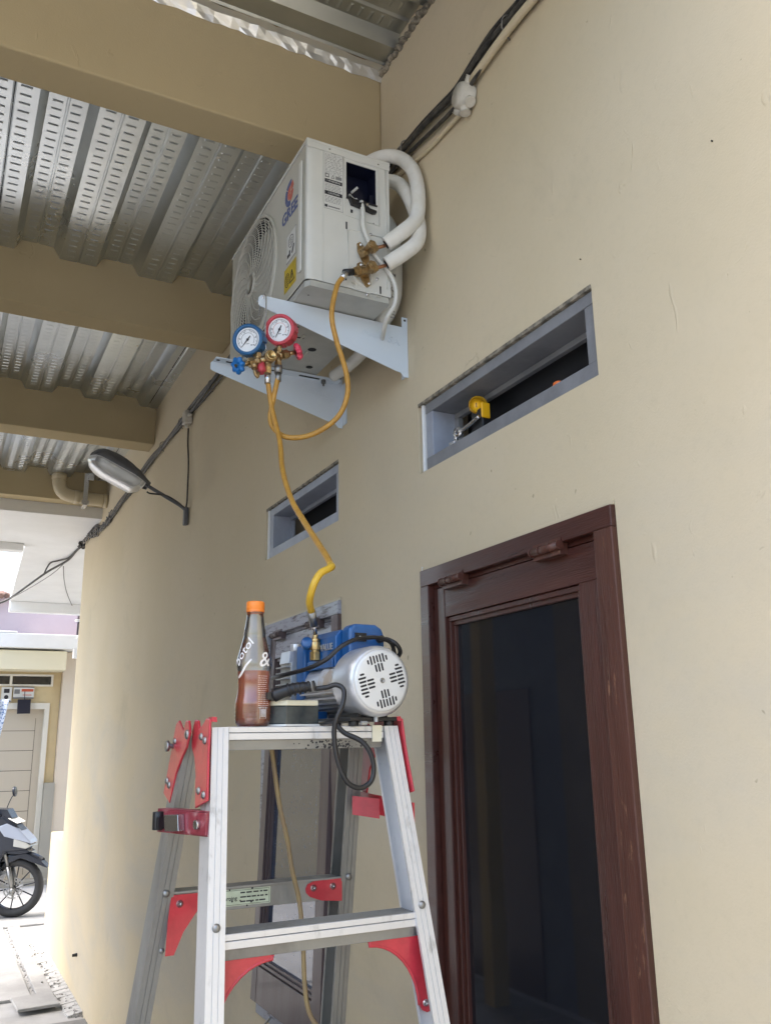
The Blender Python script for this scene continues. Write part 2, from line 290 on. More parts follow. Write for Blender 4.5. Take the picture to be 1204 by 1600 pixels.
class MB:
    def __init__(s, *mats): s.v = []; s.f = []; s.m = []; s.sm = []; s.mats = list(mats); s.M = Matrix.Identity(4); s.k = 0
    def at(s, M_): s.M = M_; return s
    def mat(s, k): s.k = k; return s
    def P(s, p): s.v.append(s.M @ Vector(p)); return len(s.v)-1
    def F(s, idx, sm=False): s.f.append(tuple(idx)); s.m.append(s.k); s.sm.append(sm)
    def hexa(s, c):
        i = [s.P(p) for p in c]
        for q in ((0, 3, 2, 1), (4, 5, 6, 7), (0, 1, 5, 4), (1, 2, 6, 5), (2, 3, 7, 6), (3, 0, 4, 7)): s.F([i[j] for j in q])
        return s
    def box(s, a_, b_):
        x0, y0, z0 = (min(a_[i], b_[i]) for i in range(3)); x1, y1, z1 = (max(a_[i], b_[i]) for i in range(3))
        return s.hexa([(x0, y0, z0), (x1, y0, z0), (x1, y1, z0), (x0, y1, z0), (x0, y0, z1), (x1, y0, z1), (x1, y1, z1), (x0, y1, z1)])
    def cbox(s, c, d): return s.box([c[i]-d[i]/2 for i in range(3)], [c[i]+d[i]/2 for i in range(3)])
    def lathe(s, prof, n=24, o=(0, 0, 0), ax=(0, 0, 1), sm=True, fn=None):
        A = axisframe(o, ax); rings = []
        for r, h in prof:
            if r <= 1e-6: rings.append([s.P(A @ Vector((0, 0, h)))])
            else:
                ring = []
                for j in range(n):
                    t = 2*math.pi*j/n; rr = r*(fn(t, h) if fn else 1)
                    ring.append(s.P(A @ Vector((rr*math.cos(t), rr*math.sin(t), h))))
                rings.append(ring)
        for a_, b_ in zip(rings, rings[1:]):
            for j in range(n):
                k = (j+1) % n
                if len(a_) == 1 and len(b_) == 1: break
                if len(a_) == 1: s.F((a_[0], b_[k], b_[j]) if False else (a_[0], b_[j], b_[k]), sm)
                elif len(b_) == 1: s.F((a_[j], a_[k], b_[0]), sm)
                else: s.F((a_[j], a_[k], b_[k], b_[j]), sm)
        return s
    def cyl(s, p0, p1, r0, r1=None, n=16, cap=True):
        r1 = r0 if r1 is None else r1; p0 = Vector(p0); p1 = Vector(p1); ax = p1-p0; h = ax.length; A = axisframe(p0, ax); R0 = []; R1 = []
        for j in range(n):
            t = 2*math.pi*j/n
            R0.append(s.P(A @ Vector((r0*math.cos(t), r0*math.sin(t), 0)))); R1.append(s.P(A @ Vector((r1*math.cos(t), r1*math.sin(t), h))))
        for j in range(n): k = (j+1) % n; s.F((R0[j], R0[k], R1[k], R1[j]), n > 8)
        if cap: s.F(R0[::-1]); s.F(R1)
        return s
    def tube(s, pts, r, n=10, k=6, smooth=True, cap=True, closed=False, squash=None):
        P = spline(pts, k) if smooth else [Vector(p) for p in pts]
        if closed: P = P[:-1] if (P[0]-P[-1]).length < 1e-6 else P
        T = []
        for i in range(len(P)):
            a_ = P[(i-1) % len(P)] if closed else P[max(i-1, 0)]; b_ = P[(i+1) % len(P)] if closed else P[min(i+1, len(P)-1)]
            T.append((b_-a_).normalized())
        nrm = T[0].orthogonal().normalized(); rings = []
        for i, p in enumerate(P):
            nrm = (nrm-T[i]*nrm.dot(T[i])).normalized(); bn = T[i].cross(nrm); rr = r(i/(len(P)-1)) if callable(r) else r
            rings.append([s.P(p+nrm*rr*math.cos(2*math.pi*j/n)+bn*rr*math.sin(2*math.pi*j/n)) for j in range(n)])
        prs = list(zip(rings, rings[1:])); 
        if closed: prs.append((rings[-1], rings[0]))
        for a_, b_ in prs:
            for j in range(n): q = (j+1) % n; s.F((a_[j], a_[q], b_[q], b_[j]), True)
        if cap and not closed: s.F(rings[0][::-1]); s.F(rings[-1])
        return s
    def prism(s, poly, h0, h1, T=None):
        T = T or Matrix.Identity(4); n = len(poly)
        A = [s.P(T @ Vector((p[0], p[1], h0))) for p in poly]; B = [s.P(T @ Vector((p[0], p[1], h1))) for p in poly]
        s.F(A[::-1]); s.F(B)
        for j in range(n): k = (j+1) % n; s.F((A[j], A[k], B[k], B[j]))
        return s
    def sheet(s, u0, u1, v0, v1, holes, T, depth):
        """flat slab (front at local z=0, back at -depth) with rectangular openings"""
        us = sorted(set([u0, u1]+[h[0] for h in holes]+[h[1] for h in holes])); vs = sorted(set([v0, v1]+[h[2] for h in holes]+[h[3] for h in holes]))
        def hole(u, v): return any(h[0] < u < h[1] and h[2] < v < h[3] for h in holes)
        nu, nv = len(us)-1, len(vs)-1; g = {}
        def pt(i, j, z):
            if (i, j, z) not in g: g[(i, j, z)] = s.P(T @ Vector((us[i], vs[j], -depth if z else 0)))
            return g[(i, j, z)]
        solid = [[not hole((us[i]+us[i+1])/2, (vs[j]+vs[j+1])/2) for j in range(nv)] for i in range(nu)]
        S = lambda i, j: 0 <= i < nu and 0 <= j < nv and solid[i][j]
        for i in range(nu):
            for j in range(nv):
                if not solid[i][j]: continue
                s.F((pt(i, j, 0), pt(i+1, j, 0), pt(i+1, j+1, 0), pt(i, j+1, 0))); s.F((pt(i, j, 1), pt(i, j+1, 1), pt(i+1, j+1, 1), pt(i+1, j, 1)))
                if not S(i-1, j): s.F((pt(i, j, 0), pt(i, j+1, 0), pt(i, j+1, 1), pt(i, j, 1)))
                if not S(i+1, j): s.F((pt(i+1, j, 0), pt(i+1, j, 1), pt(i+1, j+1, 1), pt(i+1, j+1, 0)))
                if not S(i, j-1): s.F((pt(i, j, 0), pt(i, j, 1), pt(i+1, j, 1), pt(i+1, j, 0)))
                if not S(i, j+1): s.F((pt(i, j+1, 0), pt(i+1, j+1, 0), pt(i+1, j+1, 1), pt(i, j+1, 1)))
        return s
    def text(s, txt, size, T, depth=.0006, align='CENTER', bold=0., xs=1., shear=0.):
        cu = bpy.data.curves.new('t', 'FONT'); cu.body = txt; cu.size = size; cu.align_x = align; cu.align_y = 'CENTER'; cu.offset = bold; cu.shear = shear
        cu.extrude = depth/2; cu.resolution_u = 3
        o = bpy.data.objects.new('t', cu); me = bpy.data.meshes.new_from_object(o)
        off = len(s.v)
        for v in me.vertices: s.v.append(s.M @ (T @ Vector((v.co.x*xs, v.co.y, v.co.z+depth/2))))
        for p in me.polygons: s.F([off+i for i in p.vertices])
        bpy.data.objects.remove(o); bpy.data.curves.remove(cu); bpy.data.meshes.remove(me); return s
    def screw(s, p, ax, r=.004, h=.002):
        p = Vector(p); ax = Vector(ax).normalized(); s.lathe([(0, 0), (r, 0), (r*.95, h*.5), (r*.55, h), (0, h)], 12, p, ax); return s
    def build(s, name, parent=None, bev=0., label=None, seg=2, orig=None):
        me = bpy.data.meshes.new(name)
        o = Vector(orig) if orig is not None else (ORG.get(parent.name, Vector()) if parent else Vector())
        me.from_pydata([tuple(v-o) for v in s.v], [], s.f)
        for m in s.mats: me.materials.append(MT[m])
        me.polygons.foreach_set('material_index', s.m); me.polygons.foreach_set('use_smooth', s.sm); me.update()
        ob = bpy.data.objects.new(name, me); COL.objects.link(ob)
        if parent: ob.parent = parent; ORG[ob.name] = o
        else: ob.location = o; ORG[ob.name] = o
        if bev:
            bm = ob.modifiers.new('edge', 'BEVEL'); bm.width = bev; bm.segments = seg; bm.limit_method = 'ANGLE'; bm.angle_limit = R_(40)
            bm.harden_normals = False
        if label: ob['label'] = label
        return ob
def build_split(m, name, parent=None, **kw):
    par = list(range(len(m.v)))
    def fd(i):
        while par[i] != i: par[i] = par[par[i]]; i = par[i]
        return i
    for f in m.f:
        for i in f[1:]: par[fd(i)] = fd(f[0])
    grp = {}
    for k, f in enumerate(m.f): grp.setdefault(fd(f[0]), []).append(k)
    out = []
    for ks in grp.values():
        q = MB(*m.mats); mp = {}
        for k in ks:
            idx = []
            for i in m.f[k]:
                if i not in mp: mp[i] = len(q.v); q.v.append(m.v[i])
                idx.append(mp[i])
            q.f.append(tuple(idx)); q.m.append(m.m[k]); q.sm.append(m.sm[k])
        out.append(q.build(name, parent, **kw))
    return out
ORG = {}
def thing(name, loc, label, cat, group=None):
    o = bpy.data.objects.new(name, None); o.empty_display_size = .1; COL.objects.link(o); o.location = loc; ORG[o.name] = Vector(loc)
    o['label'] = label; o['category'] = cat
    if group: o['group'] = group
    return o
def tag(o, label, cat, group=None):
    o['label'] = label; o['category'] = cat
    if group: o['group'] = group
    return o
def struct(o, kind='structure'): o['kind'] = kind; return o

WALLF = lambda x=0.: frame((x, 0, 0), (0, -1, 0), (0, 0, 1))     # local (u,v,n) -> y=-u, z=v, x=-n

# ------------------------------------------------------------------ ground
m = MB('ground'); m.box((-40, -30, -.3), (40, 60, 0)); struct(m.build('ground'))
m = MB('tile')
for i in range(-8, 13):
    for j in range(9):
        m.box((-2.68+j*.30, i*.5+.003, .0), (-2.68+j*.30+.296, i*.5+.497, .012 if True else 0))
struct(m.build('corridor_paving', bev=.002, seg=1))
m = MB('ground')
m.box((-.262, 7.18, 0), (-2.6, 8.0, .022)); m.box((-.262, 8.006, 0), (-2.6, 9.90, .020)); m.box((-.222, 7.18, 0), (-.11, 9.90, .018))
m.box((-2.6, 9.92, 0), (.35, 12.4, .02))
struct(m.build('alley_paving', bev=.004, seg=1))
m = MB('ground2')
for i in range(26):
    y0 = 6.6+i*.095; wv = .02*math.sin(i*1.7)+.012*math.cos(i*3.1)
    m.hexa([(-.105+wv, y0, .0), (-.001, y0, 0), (-.001, y0+.094, 0), (-.105+wv*.6, y0+.094, 0), (-.105+wv, y0, .014), (-.001, y0, .030), (-.001, y0+.094, .028), (-.105+wv*.6, y0+.094, .012)])
struct(m.build('rough_path_edge'))
m = MB('debris')
for i in range(120):
    if i < 70: x, y = -.015-abs(random.gauss(0, .06)), random.uniform(6.5, 8.9)
    else: x, y = -.242+random.gauss(0, .006), random.uniform(7.2, 9.9)
    r = random.uniform(.003, .009); z = .024
    m.lathe([(0, -r), (r*1.1, -.2*r), (r*.8, .5*r), (0, r*.8)], 5, (x, y, z), (random.uniform(-.4, .4), random.uniform(-.4, .4), 1), sm=False)
g = m.build('loose_grit'); g['kind'] = 'stuff'
m = MB('ground'); T = frame((-.26, 6.97, .026), (1, .06, 0), (0, 1, 0)); m.at(T); m.box((-.135, -.165, 0), (.135, .165, .02))
tag(m.build('drain_cover', bev=.003, orig=(-.26, 6.97, .0)), 'flat rectangular concrete cover slab at the end of the drain groove', 'drain cover')

# ------------------------------------------------------------------ the house
house = thing('house', (0, 3.0, 0), 'khaki painted house with metal deck canopy beams, brown windows and grey vents', 'house')
VENT1 = (1.190, 1.903, 2.432, 2.630); VENT2 = (2.432, 3.128, 2.428, 2.634)
WIN1 = (1.176, 1.898, .84, 2.176); WIN2 = (2.412, 3.10, .86, 2.178)
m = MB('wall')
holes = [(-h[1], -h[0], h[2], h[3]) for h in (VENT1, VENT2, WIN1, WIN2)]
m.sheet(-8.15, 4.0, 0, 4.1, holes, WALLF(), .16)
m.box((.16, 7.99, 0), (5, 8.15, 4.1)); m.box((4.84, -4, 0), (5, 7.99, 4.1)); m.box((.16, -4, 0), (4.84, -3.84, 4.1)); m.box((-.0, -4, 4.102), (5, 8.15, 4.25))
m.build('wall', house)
m = MB('room'); m.box((.17, -3.8, .01), (4.83, 7.98, .03)); m.box((2.2, -3.8, .03), (2.26, 7.98, 4.0)); m.build('room_partition', house)

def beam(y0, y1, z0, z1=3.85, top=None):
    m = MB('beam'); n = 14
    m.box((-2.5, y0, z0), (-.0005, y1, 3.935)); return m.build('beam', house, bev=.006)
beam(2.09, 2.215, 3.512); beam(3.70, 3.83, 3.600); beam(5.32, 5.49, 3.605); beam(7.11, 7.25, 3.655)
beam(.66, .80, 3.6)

def deck_profile(L, z_low=3.850, dz=.050):
    """list of (s, z) along the width, plus flats (s0,s1,z)"""
    pts = [(-.105+.345, z_low)]; pts = []; flats = []
    s = -.105
    pts.append((-.0, z_low)); 
    def flat(s0, s1, z):
        mid = (s0+s1)/2; sg = 1 if z == z_low else 1
        flats.append((s0, s1, z)); pts.extend([(mid+.006, z), (mid+.002, z+.004), (mid-.002, z+.004), (mid-.006, z), (s1, z)])
    flat(0, -.105, z_low)
    while s > -L:
        pts.append((s-.030, z_low+dz)); flat(s-.030, s-.160, z_low+dz)
        pts.append((s-.190, z_low)); flat(s-.190, s-.345, z_low); s -= .345
    return pts, flats
def deck_bay(y0, y1, L=2.5, mt='deck', seed=0):
    rnd = random.Random(seed)
    m = MB(mt, mt); pts, flats = deck_profile(L)
    A = [m.P((x, y0, z)) for x, z in pts]; B = [m.P((x, y1, z)) for x, z in pts]
    for i in range(len(pts)-1): m.F((A[i], B[i], B[i+1], A[i+1]))
    A2 = [m.P((x, y0, z+.05)) for x, z in pts]; B2 = [m.P((x, y1, z+.05)) for x, z in pts]
    for i in range(len(pts)-1): m.F((A2[i], A2[i+1], B2[i+1], B2[i]))
    for s0, s1, z in flats:
        w_ = abs(s1-s0)
        if w_ < .11: continue
        for c_ in (s0-w_*.27, s0-w_*.76):
            y = y0+.03
            while y < y1-.02:
                hl, hw, h = .018, .0060, -.0023
                j = rnd.uniform(-.001, .001)
                q = [m.P((c_-hl, y-hw+j, z)), m.P((c_+hl, y-hw+j, z)), m.P((c_+hl, y+hw+j, z)), m.P((c_-hl, y+hw+j, z)), m.P((c_-hl*.8, y+j, z+h)), m.P((c_+hl*.8, y+j, z+h))]
                m.F((q[0], q[4], q[5], q[1])); m.F((q[3], q[2], q[5], q[4])); m.F((q[0], q[3], q[4])); m.F((q[1], q[5], q[2]))
                y += .044
    return m.build('metal_deck', house)
deck_bay(2.217, 3.698, seed=1); deck_bay(3.832, 5.318, seed=2); deck_bay(5.492, 7.108, seed=3)
m = MB('ink'); rn = random.Random(31)
for (xs_, y0_, y1_) in ((-1.062, 2.23, 3.69), (-.062, 3.84, 5.30), (-.075, 5.50, 7.10)):
    y = y0_
    while y < y1_-.05: l = rn.uniform(.05, .16); m.box((xs_-rn.uniform(.0015, .003), y, 3.8475), (xs_+.0015, min(y+l, y1_), 3.8497)); y += l+rn.uniform(.0, .02)
    m.build('deck_lap_seam', house); m = MB('ink')
# bay near the camera: ribs run across, ragged ends against the wall
m = MB('deckold', 'foil')
ys = [(2.088, 3.848), (2.045, 3.850), (2.040, 3.858), (1.975, 3.86), (1.95, 3.895), (1.90, 3.895), (1.893, 3.889), (1.885, 3.895), (1.82, 3.897), (1.795, 3.862), (1.735, 3.862), (1.727, 3.856), (1.719, 3.862), (1.64, 3.862),
      (1.615, 3.897), (1.49, 3.897), (1.465, 3.862), (1.31, 3.862), (1.285, 3.897), (1.15, 3.897), (1.12, 3.862), (.96, 3.862), (.93, 3.897), (.80, 3.897), (.802, 3.862)]
rn = random.Random(3)
ends = [-.002+0*rn.uniform(-.01, .006) for _ in ys]
for i in range(len(ys)-1):
    m.mat(1 if i < 1 else 0); n = 60
    x0s = ends[i]
    row0 = []; row1 = []
    for j in range(n+1):
        x = -2.5+(2.5+x0s)*j/n; jz = rn.uniform(-.004, .004) if i < 1 else 0; jy = rn.uniform(-.004, .004) if i < 1 else 0
        row0.append(m.P((x, ys[i][0], ys[i][1]))); row1.append(m.P((x, ys[i+1][0]+jy, ys[i+1][1]+jz)))
    for j in range(n): m.F((row0[j], row0[j+1], row1[j+1], row1[j]))
m.mat(0)
for (y, z) in ((1.925, 3.895), (1.855, 3.896), (1.767, 3.862), (1.68, 3.862), (1.58, 3.897), (1.52, 3.897), (1.43, 3.862), (1.35, 3.862), (1.25, 3.897)):
    x = -.05
    while x > -2.4:
        q = [m.P((x-.006, y-.017, z)), m.P((x+.006, y-.017, z)), m.P((x+.006, y+.017, z)), m.P((x-.006, y+.017, z)), m.P((x, y-.013, z-.004)), m.P((x, y+.013, z-.004))]
        m.F((q[0], q[3], q[5], q[4])); m.F((q[1], q[4], q[5], q[2])); m.F((q[0], q[4], q[1])); m.F((q[3], q[2], q[5])); x -= .034
m.box((-2.5, .802, 3.93), (0, 2.09, 3.95))
m.build('metal_deck', house, label='duller deck panel with ribs running across the passage')
# crumpled flashing strip along the top of the first beam and mortar along the wall
m = MB('foil'); rn = random.Random(5); n = 90; prev = None
for j in range(n+1):
    x = -2.4*j/n; a_ = m.P((x, 2.0885, 3.822+rn.uniform(-.004, .004))); b_ = m.P((x, 2.080+rn.uniform(-.002, .002), 3.836+rn.uniform(-.003, .003))); c_ = m.P((x, 2.070+rn.uniform(-.004, .002), 3.8485))
    if prev: m.F((prev[0], a_, b_, prev[1])); m.F((prev[1], b_, c_, prev[2]))
    prev = (a_, b_, c_)
m.build('flashing', house)
m = MB('grout'); rn = random.Random(9)
for i in range(120):
    y = 1.0+i*.0092; z = 3.845+rn.uniform(-.008, .008); r = rn.uniform(.006, .016)
    m.lathe([(0, -r*.7), (r, -.2*r), (r*.9, r*.6), (0, r)], 6, (-.004, y, z), (rn.uniform(-.3, .3), rn.uniform(-.3, .3), 1), sm=False)
m.build('mortar_seam', house)
m = MB('deck')     # closing soffit of outer posts
m.mats = ['beam']
for y in (2.15, 3.765, 5.40): m.box((-2.5, y-.06, 0), (-2.38, y+.06, 3.5))
build_split(m, 'post', house)

# vent openings: painted frame, deep jambs
def vent(h, pale, label, strip=True):
    y0, y1, z0, z1 = h; k = 'grey2' if pale else 'grey'
    m = MB(k, 'white', 'grey2'); t = .042
    fr = .006   # face a little behind the plaster
    m.box((fr, y0+.002, z0+.001), (.10, y1-.030, z0+t-.006)); m.box((fr, y0+.002, z1-t+.004), (.10, y1-.030, z1-.010))
    m.box((fr+.001, y0+.002, z0+t-.006), (.10, y0+t*.8, z1-t+.004))
    m.mat(2); m.box((fr+.001, y1-.064, z0+t-.006), (.10, y1-.030, z1-t+.004)); m.mat(0)  # far jamb in paler grey, the light on it put into colour
    # outer stop bead on the far side
    m.mat(1); m.box((fr-.004, y1-.022, z0+.001), (.03, y1-.014, z1-.006)); m.mat(0)
    m.box((fr+.010, y1-.014, z0+.001), (.04, y1-.002, z1-.006)); m.box((fr+.008, y1-.030, z0+.001), (.10, y1-.022, z1-.010))
    f_ = m.build('vent_window', house, bev=.0015, label=label)
    m = MB(k); 
    m.box((.075, y0+.036, z1-t-.012), (.088, y1-.066, z1-t+.002)); m.box((.075, y1-.085, z0+t-.004), (.088, y1-.066, z1-t-.014))
    m.box((.075, y0+.036, z0+t-.006), (.088, y1-.088, z0+t+.004)); m.build('stop_bead', f_)
    m = MB('grout'); m.box((-.0015, y0+.002, z1-.009), (.05, y1-.002, z1-.0005)); m.build('mortar_joint', f_)
    return f_
vent(VENT1, False, 'grey framed slot vent high on wall beside the air conditioner bracket')
vent(VENT2, True, 'pale grey framed slot vent crossed by the yellow hose')
# box closing each vent behind (dark room beyond is inside the house)
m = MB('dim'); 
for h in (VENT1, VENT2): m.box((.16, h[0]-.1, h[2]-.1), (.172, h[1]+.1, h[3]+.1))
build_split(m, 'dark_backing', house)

def window(h, label, woodf, woodout, woods, glass, openang, fw=.052, swt=.075, swb=.11, stay=False):
    y0, y1, z0, z1 = h
    m = MB(woodf, woodout); pr = -.012; d = .10
    m.box((pr, y0+.001, z1-fw), (d, y1-.001, z1-.010)); m.box((pr, y0+.001, z0+.001), (d, y1-.001, z0+fw))
    m.mat(1); m.box((pr-.001, y0+.001, z0+fw), (d, y0+fw, z1-fw)); m.mat(0); m.box((pr+.0, y1-fw*.8, z0+fw), (d, y1-.001, z1-fw))
    # stepped inner rebate
    for q, (e, x) in enumerate(((.010, .006), (.018, .018))):
        m.box((x, y0+fw, z1-fw-e), (d-.002*q, y1-fw*.8, z1-fw-e+(.010 if q == 0 else .008))); m.box((x, y0+fw, z0+fw), (d-.003, y0+fw+e, z1-fw-e)); m.box((x, y1-fw*.8-e, z0+fw), (d-.003, y1-fw*.8, z1-fw-e))
    f_ = m.build('window', house, bev=.002, label=label)
    m = MB('grout', 'beam')
    m.box((-.003, y0+.001, z1-.009), (.06, y1-.001, z1-.0005)); m.mats[1] = 'white'; m.mat(1); m.box((-.0025, y1+.0003, z0), (-.0002, y1+.0035, z1+.003)); m.mats[0] = 'conduit'; m.mat(0); m.build('mortar_joint', f_)
    # sash, hinged along its top edge
    sy0, sy1, sz0, sz1 = y0+fw+.004, y1-fw*.8-.004, z0+fw+.004, z1-fw-.012
    hz = sz1; x0, x1 = .004, .040
    Rt = Matrix.Translation((x0, 0, hz)) @ Matrix.Rotation(openang, 4, 'Y') @ Matrix.Translation((-x0, 0, -hz))
    m = MB(woods, woodf); m.at(Rt)
    sl = .066
    m.mat(1); m.box((x0, sy0, sz1-swt), (x1, sy1-sl*.75-.0005, sz1)); m.mat(0 if woods == 'woodd' else 1)
    m.box((x0, sy0+sl, sz0), (x1, sy1-sl*.75, sz0+swb)); m.mat(0)
    m.box((x0-.0012, sy0, sz0), (x1+.001, sy0+sl, sz1-swt-.0002 if True else sz1)); m.box((x0-.0012, sy1-sl*.75, sz0), (x1, sy1, sz1))
    # glazing beads
    for e, dx in ((.012, .006), (.022, .013)):
        m.box((x0+dx, sy0+sl, sz1-swt-e), (x1-.004, sy1-sl*.75, sz1-swt-e+.011)); m.box((x0+dx, sy0+sl, sz0+swb+e-.011), (x1-.004, sy1-sl*.75, sz0+swb+e))
        m.box((x0+dx, sy1-sl*.75-e, sz0+swb+e), (x1-.004, sy1-sl*.75-e+.011, sz1-swt-e)); m.box((x0+dx, sy0+sl+e-.011, sz0+swb+e), (x1-.004, sy0+sl+e, sz1-swt-e))
    s_ = m.build('sash', f_, bev=.0015)
    m = MB(glass); m.at(Rt); m.box((x0+.022, sy0+sl+.004, sz0+swb+.004), (x0+.027, sy1-sl*.75-.004, sz1-swt-.004)); m.build('pane', f_)
    for yy in (sy0+.14*(sy1-sy0)+.05, sy0+.78*(sy1-sy0)+.02):
        m = MB(woodout); m.cyl((-.018, yy-.045, hz+.006), (-.018, yy+.045, hz+.006), .0085, n=12); m.box((-.0145, yy-.045, hz-.012), (.004, yy+.045, hz+.022))
        for q in (-.046, -.018, .016, .045): m.cyl((-.018, yy+q-.0015, hz+.006), (-.018, yy+q+.0015, hz+.006), .0098, n=12)
        m.build('hinge', f_)
    if stay:
        m = MB('bolt'); p = Rt @ Vector((x0-.004, (sy0+sy1)/2+.1, sz0+.02)); m.cyl(p+V(.004, 0, -.03), (-.008, p.y+.26, p.z-.16), .0035, n=8); m.build('stay_arm', f_)
    return f_
window(WIN1, 'closed brown wooden window with dark tinted glass, nearest the camera', 'woodh', 'woodw', 'wood', 'glass', 0)
window(WIN2, 'far wooden window pushed open, dusty top rail, seen behind the ladder', 'woodp', 'woodd', 'woodd', 'dustyglass', R_(2.4), stay=True)
# thin white paint seam beside the near window
# small nail / bolt and paint drip in the wall
m = MB('rubber'); m.cyl((-.002, 6.98, .30), (-.035, 6.982, .298), .013, .009, n=7); m.cyl((-.0, .862, 2.734), (-.003, .862, 2.734), .0016, n=7); m.cyl((0, 1.213, 2.698), (-.003, 1.213, 2.698), .0012, n=7)
build_split(m, 'wall_plug', house)

# low garden wall beyond the house corner
m = MB('wall'); m.box((.0, 8.152, 0), (.20, 8.96, .965)); tag(m.build('low_wall', bev=.01, orig=(.1, 8.55, 0)), 'low pale wall stub continuing past the house corner', 'wall')
# unseen opposite wall left of frame, height and ends shaped to block light
m = MB('opp', 'opp2', 'woodd'); m.box((-2.95, 4.97, 0), (-2.78, 6.4, 3.74)); m.mat(1); m.box((-2.96, 1.15, 0), (-2.77, 4.965, 3.74)); m.mat(0); m.box((-3.0, 1.15, 3.742), (-2.73, 6.4, 3.80)); m.mat(2); m.box((-2.79, 5.3, .0), (-2.765, 6.2, 2.1))
tag(m.build('unseen_side_wall', bev=.005, orig=(-2.86, 3, 0)), 'grey unseen wall shaped to block side light', 'wall')

# ------------------------------------------------------------------ neighbour's white slab over the alley
m = MB('white')
m.box((-2.6, 7.256, 3.56), (1.4, 8.58, 3.86)); m.hexa([(-.485, 8.581, 3.561), (1.4, 8.581, 3.561), (1.4, 12.2, 3.561), (-.35, 12.2, 3.561), (-.485, 8.581, 3.861), (1.4, 8.581, 3.861), (1.4, 12.2, 3.861), (-.35, 12.2, 3.861)])
m.box((-.35, 12.06, 3.425), (1.4, 12.197, 3.559)); m.box((-2.6, 8.45, 3.49), (-.50, 8.578, 3.559))
m.box((1.25, 8.6, 0), (1.4, 12.0, 3.42))
tag(m.build('neighbour_slab', bev=.005, orig=(0, 10, 0)), 'white concrete balcony slab spanning the alley beyond the last beam', 'balcony')

# ------------------------------------------------------------------ facade across the alley
Y0 = 12.93
far = thing('far_house', (-.6, Y0+1.5, 0), 'cream and lilac two storey house at the end of the alley', 'house')
m = MB('farcream', 'grey')
T = frame((0, Y0, 0), (1, 0, 0), (0, 0, 1))
m.sheet(-5, .455, 0, 2.98, [(-.66, .33, .05, 2.30), (-.98, .33, 2.545, 2.665)], T, .2)
m.box((-5, Y0+.2, 0), (3, Y0+3, .1)); m.box((-5, Y0+2.8, .1), (3, Y0+3, 3)); m.build('wall', far)
m = MB('farpink'); m.box((.46, Y0-.14, 0), (.80, Y0+.2, 2.99)); m.build('pillar', far)
m = MB('farband'); m.box((-5, Y0-.42, 2.72), (.455, Y0-.002, 2.975)); m.build('canopy', far, bev=.01)
m = MB('white'); m.box((-5, Y0-.5, 3.0), (.95, Y0+.3, 3.19)); m.box((-5, Y0-.5, 3.192), (-.2, Y0-.46, 3.215)); m.build('ledge', far, bev=.01)
m = MB('purple'); m.box((-5, Y0-.0, 3.192), (.61, Y0+.25, 3.76)); m.box((.64, Y0-.05, 3.192), (2, Y0+.25, 3.76)); m.build('upper_wall', far)
m = MB('rooftile', 'white')
for i in range(50):
    x = -.30-i*.062; m.cyl((x, Y0-.18, 3.72+.008*(i % 2)), (x, Y0+2.2, 4.15), .034, n=10)
m.build('roof', far)
m = MB('fardoor', 'ink')
m.box((-.60, Y0+.06, .05), (.27, Y0+.10, 2.22)); 
for k in range(7): m.mat(1); m.box((-.58, Y0+.0585, .37+k*.26), (.17, Y0+.0602, .376+k*.26)); m.mat(0)
m.mat(1); m.box((.17, Y0+.0585, .1), (.175, Y0+.0602, 2.1)); m.mat(0)
d_ = m.build('door', far)
m = MB('farframe'); m.box((-.66, Y0-.03, .05), (-.6, Y0+.12, 2.3)); m.box((.27, Y0-.03, .05), (.33, Y0+.12, 2.3)); m.box((-.6, Y0-.03, 2.22), (.27, Y0+.12, 2.3)); m.build('frame', d_)
m = MB('farframe'); m.box((-.98, Y0-.03, 2.525), (.35, Y0+.05, 2.548)); m.box((-.98, Y0-.03, 2.662), (.35, Y0+.05, 2.685)); m.box((.325, Y0-.03, 2.548), (.35, Y0+.05, 2.662)); m.box((-.205, Y0-.025, 2.548), (-.175, Y0+.05, 2.662))
t_ = m.build('transom_window', far); m = MB('glass'); m.box((-.98, Y0+.06, 2.52), (.35, Y0+.065, 2.69)); m.build('pane', t_)
m = MB('ground2'); m.box((-5, Y0-.3, 0), (.46, Y0-.001, .06)); m.box((.335, Y0-.16, .0), (.46, Y0-.001, 1.25)); m.mats = ['plinth']; m.build('plinth', far)
# posters on the facade
m = MB('label', 'redink', 'inkgrey'); T = frame((-.02, Y0-.05, 2.43), (1, .0, 0), (0, 0, 1)); m.at(T)
m.box((-.13, -.075, 0), (.13, .085, .006)); m.mat(2); m.box((-.13, .072, .006), (.13, .085, .0075)); m.box((-.13, -.075, .006), (.13, -.055, .0075)); m.box((-.12, -.01, .006), (-.05, .05, .0075)); m.mat(1); m.box((-.03, .02, .006), (.12, .055, .0075)); m.box((-.01, -.03, .006), (.1, -.02, .0075))
tag(m.build('poster', orig=(-.02, Y0-.05, 2.43)), 'pale poster with red heading hanging above the far door', 'poster')
m = MB('label', 'inkgrey', 'ink'); T = frame((-.235, Y0-.05, 2.41), (1, 0, 0), (0, 0, 1)); m.at(T); m.box((-.065, -.10, 0), (.065, .10, .006)); m.mat(2); m.box((-.035, .02, .006), (.035, .075, .0075)); m.lathe([(0, .0076), (.028, .0076)], 14, (0, -.035, 0)); m.mat(1); m.box((-.06, -.10, .006), (.06, -.08, .0075))
tag(m.build('poster', orig=(-.235, Y0-.05, 2.41)), 'narrow grey notice with two dark shapes left of the red poster', 'poster')
m = MB('navy'); m.at(frame((0, Y0-.10, 2.25), (1, .0, .03), (0, 0, 1))); m.box((-.09, -.095, -.01), (.075, .095, .03)); m.box((-.01, .095, 0), (0, .2, .01))
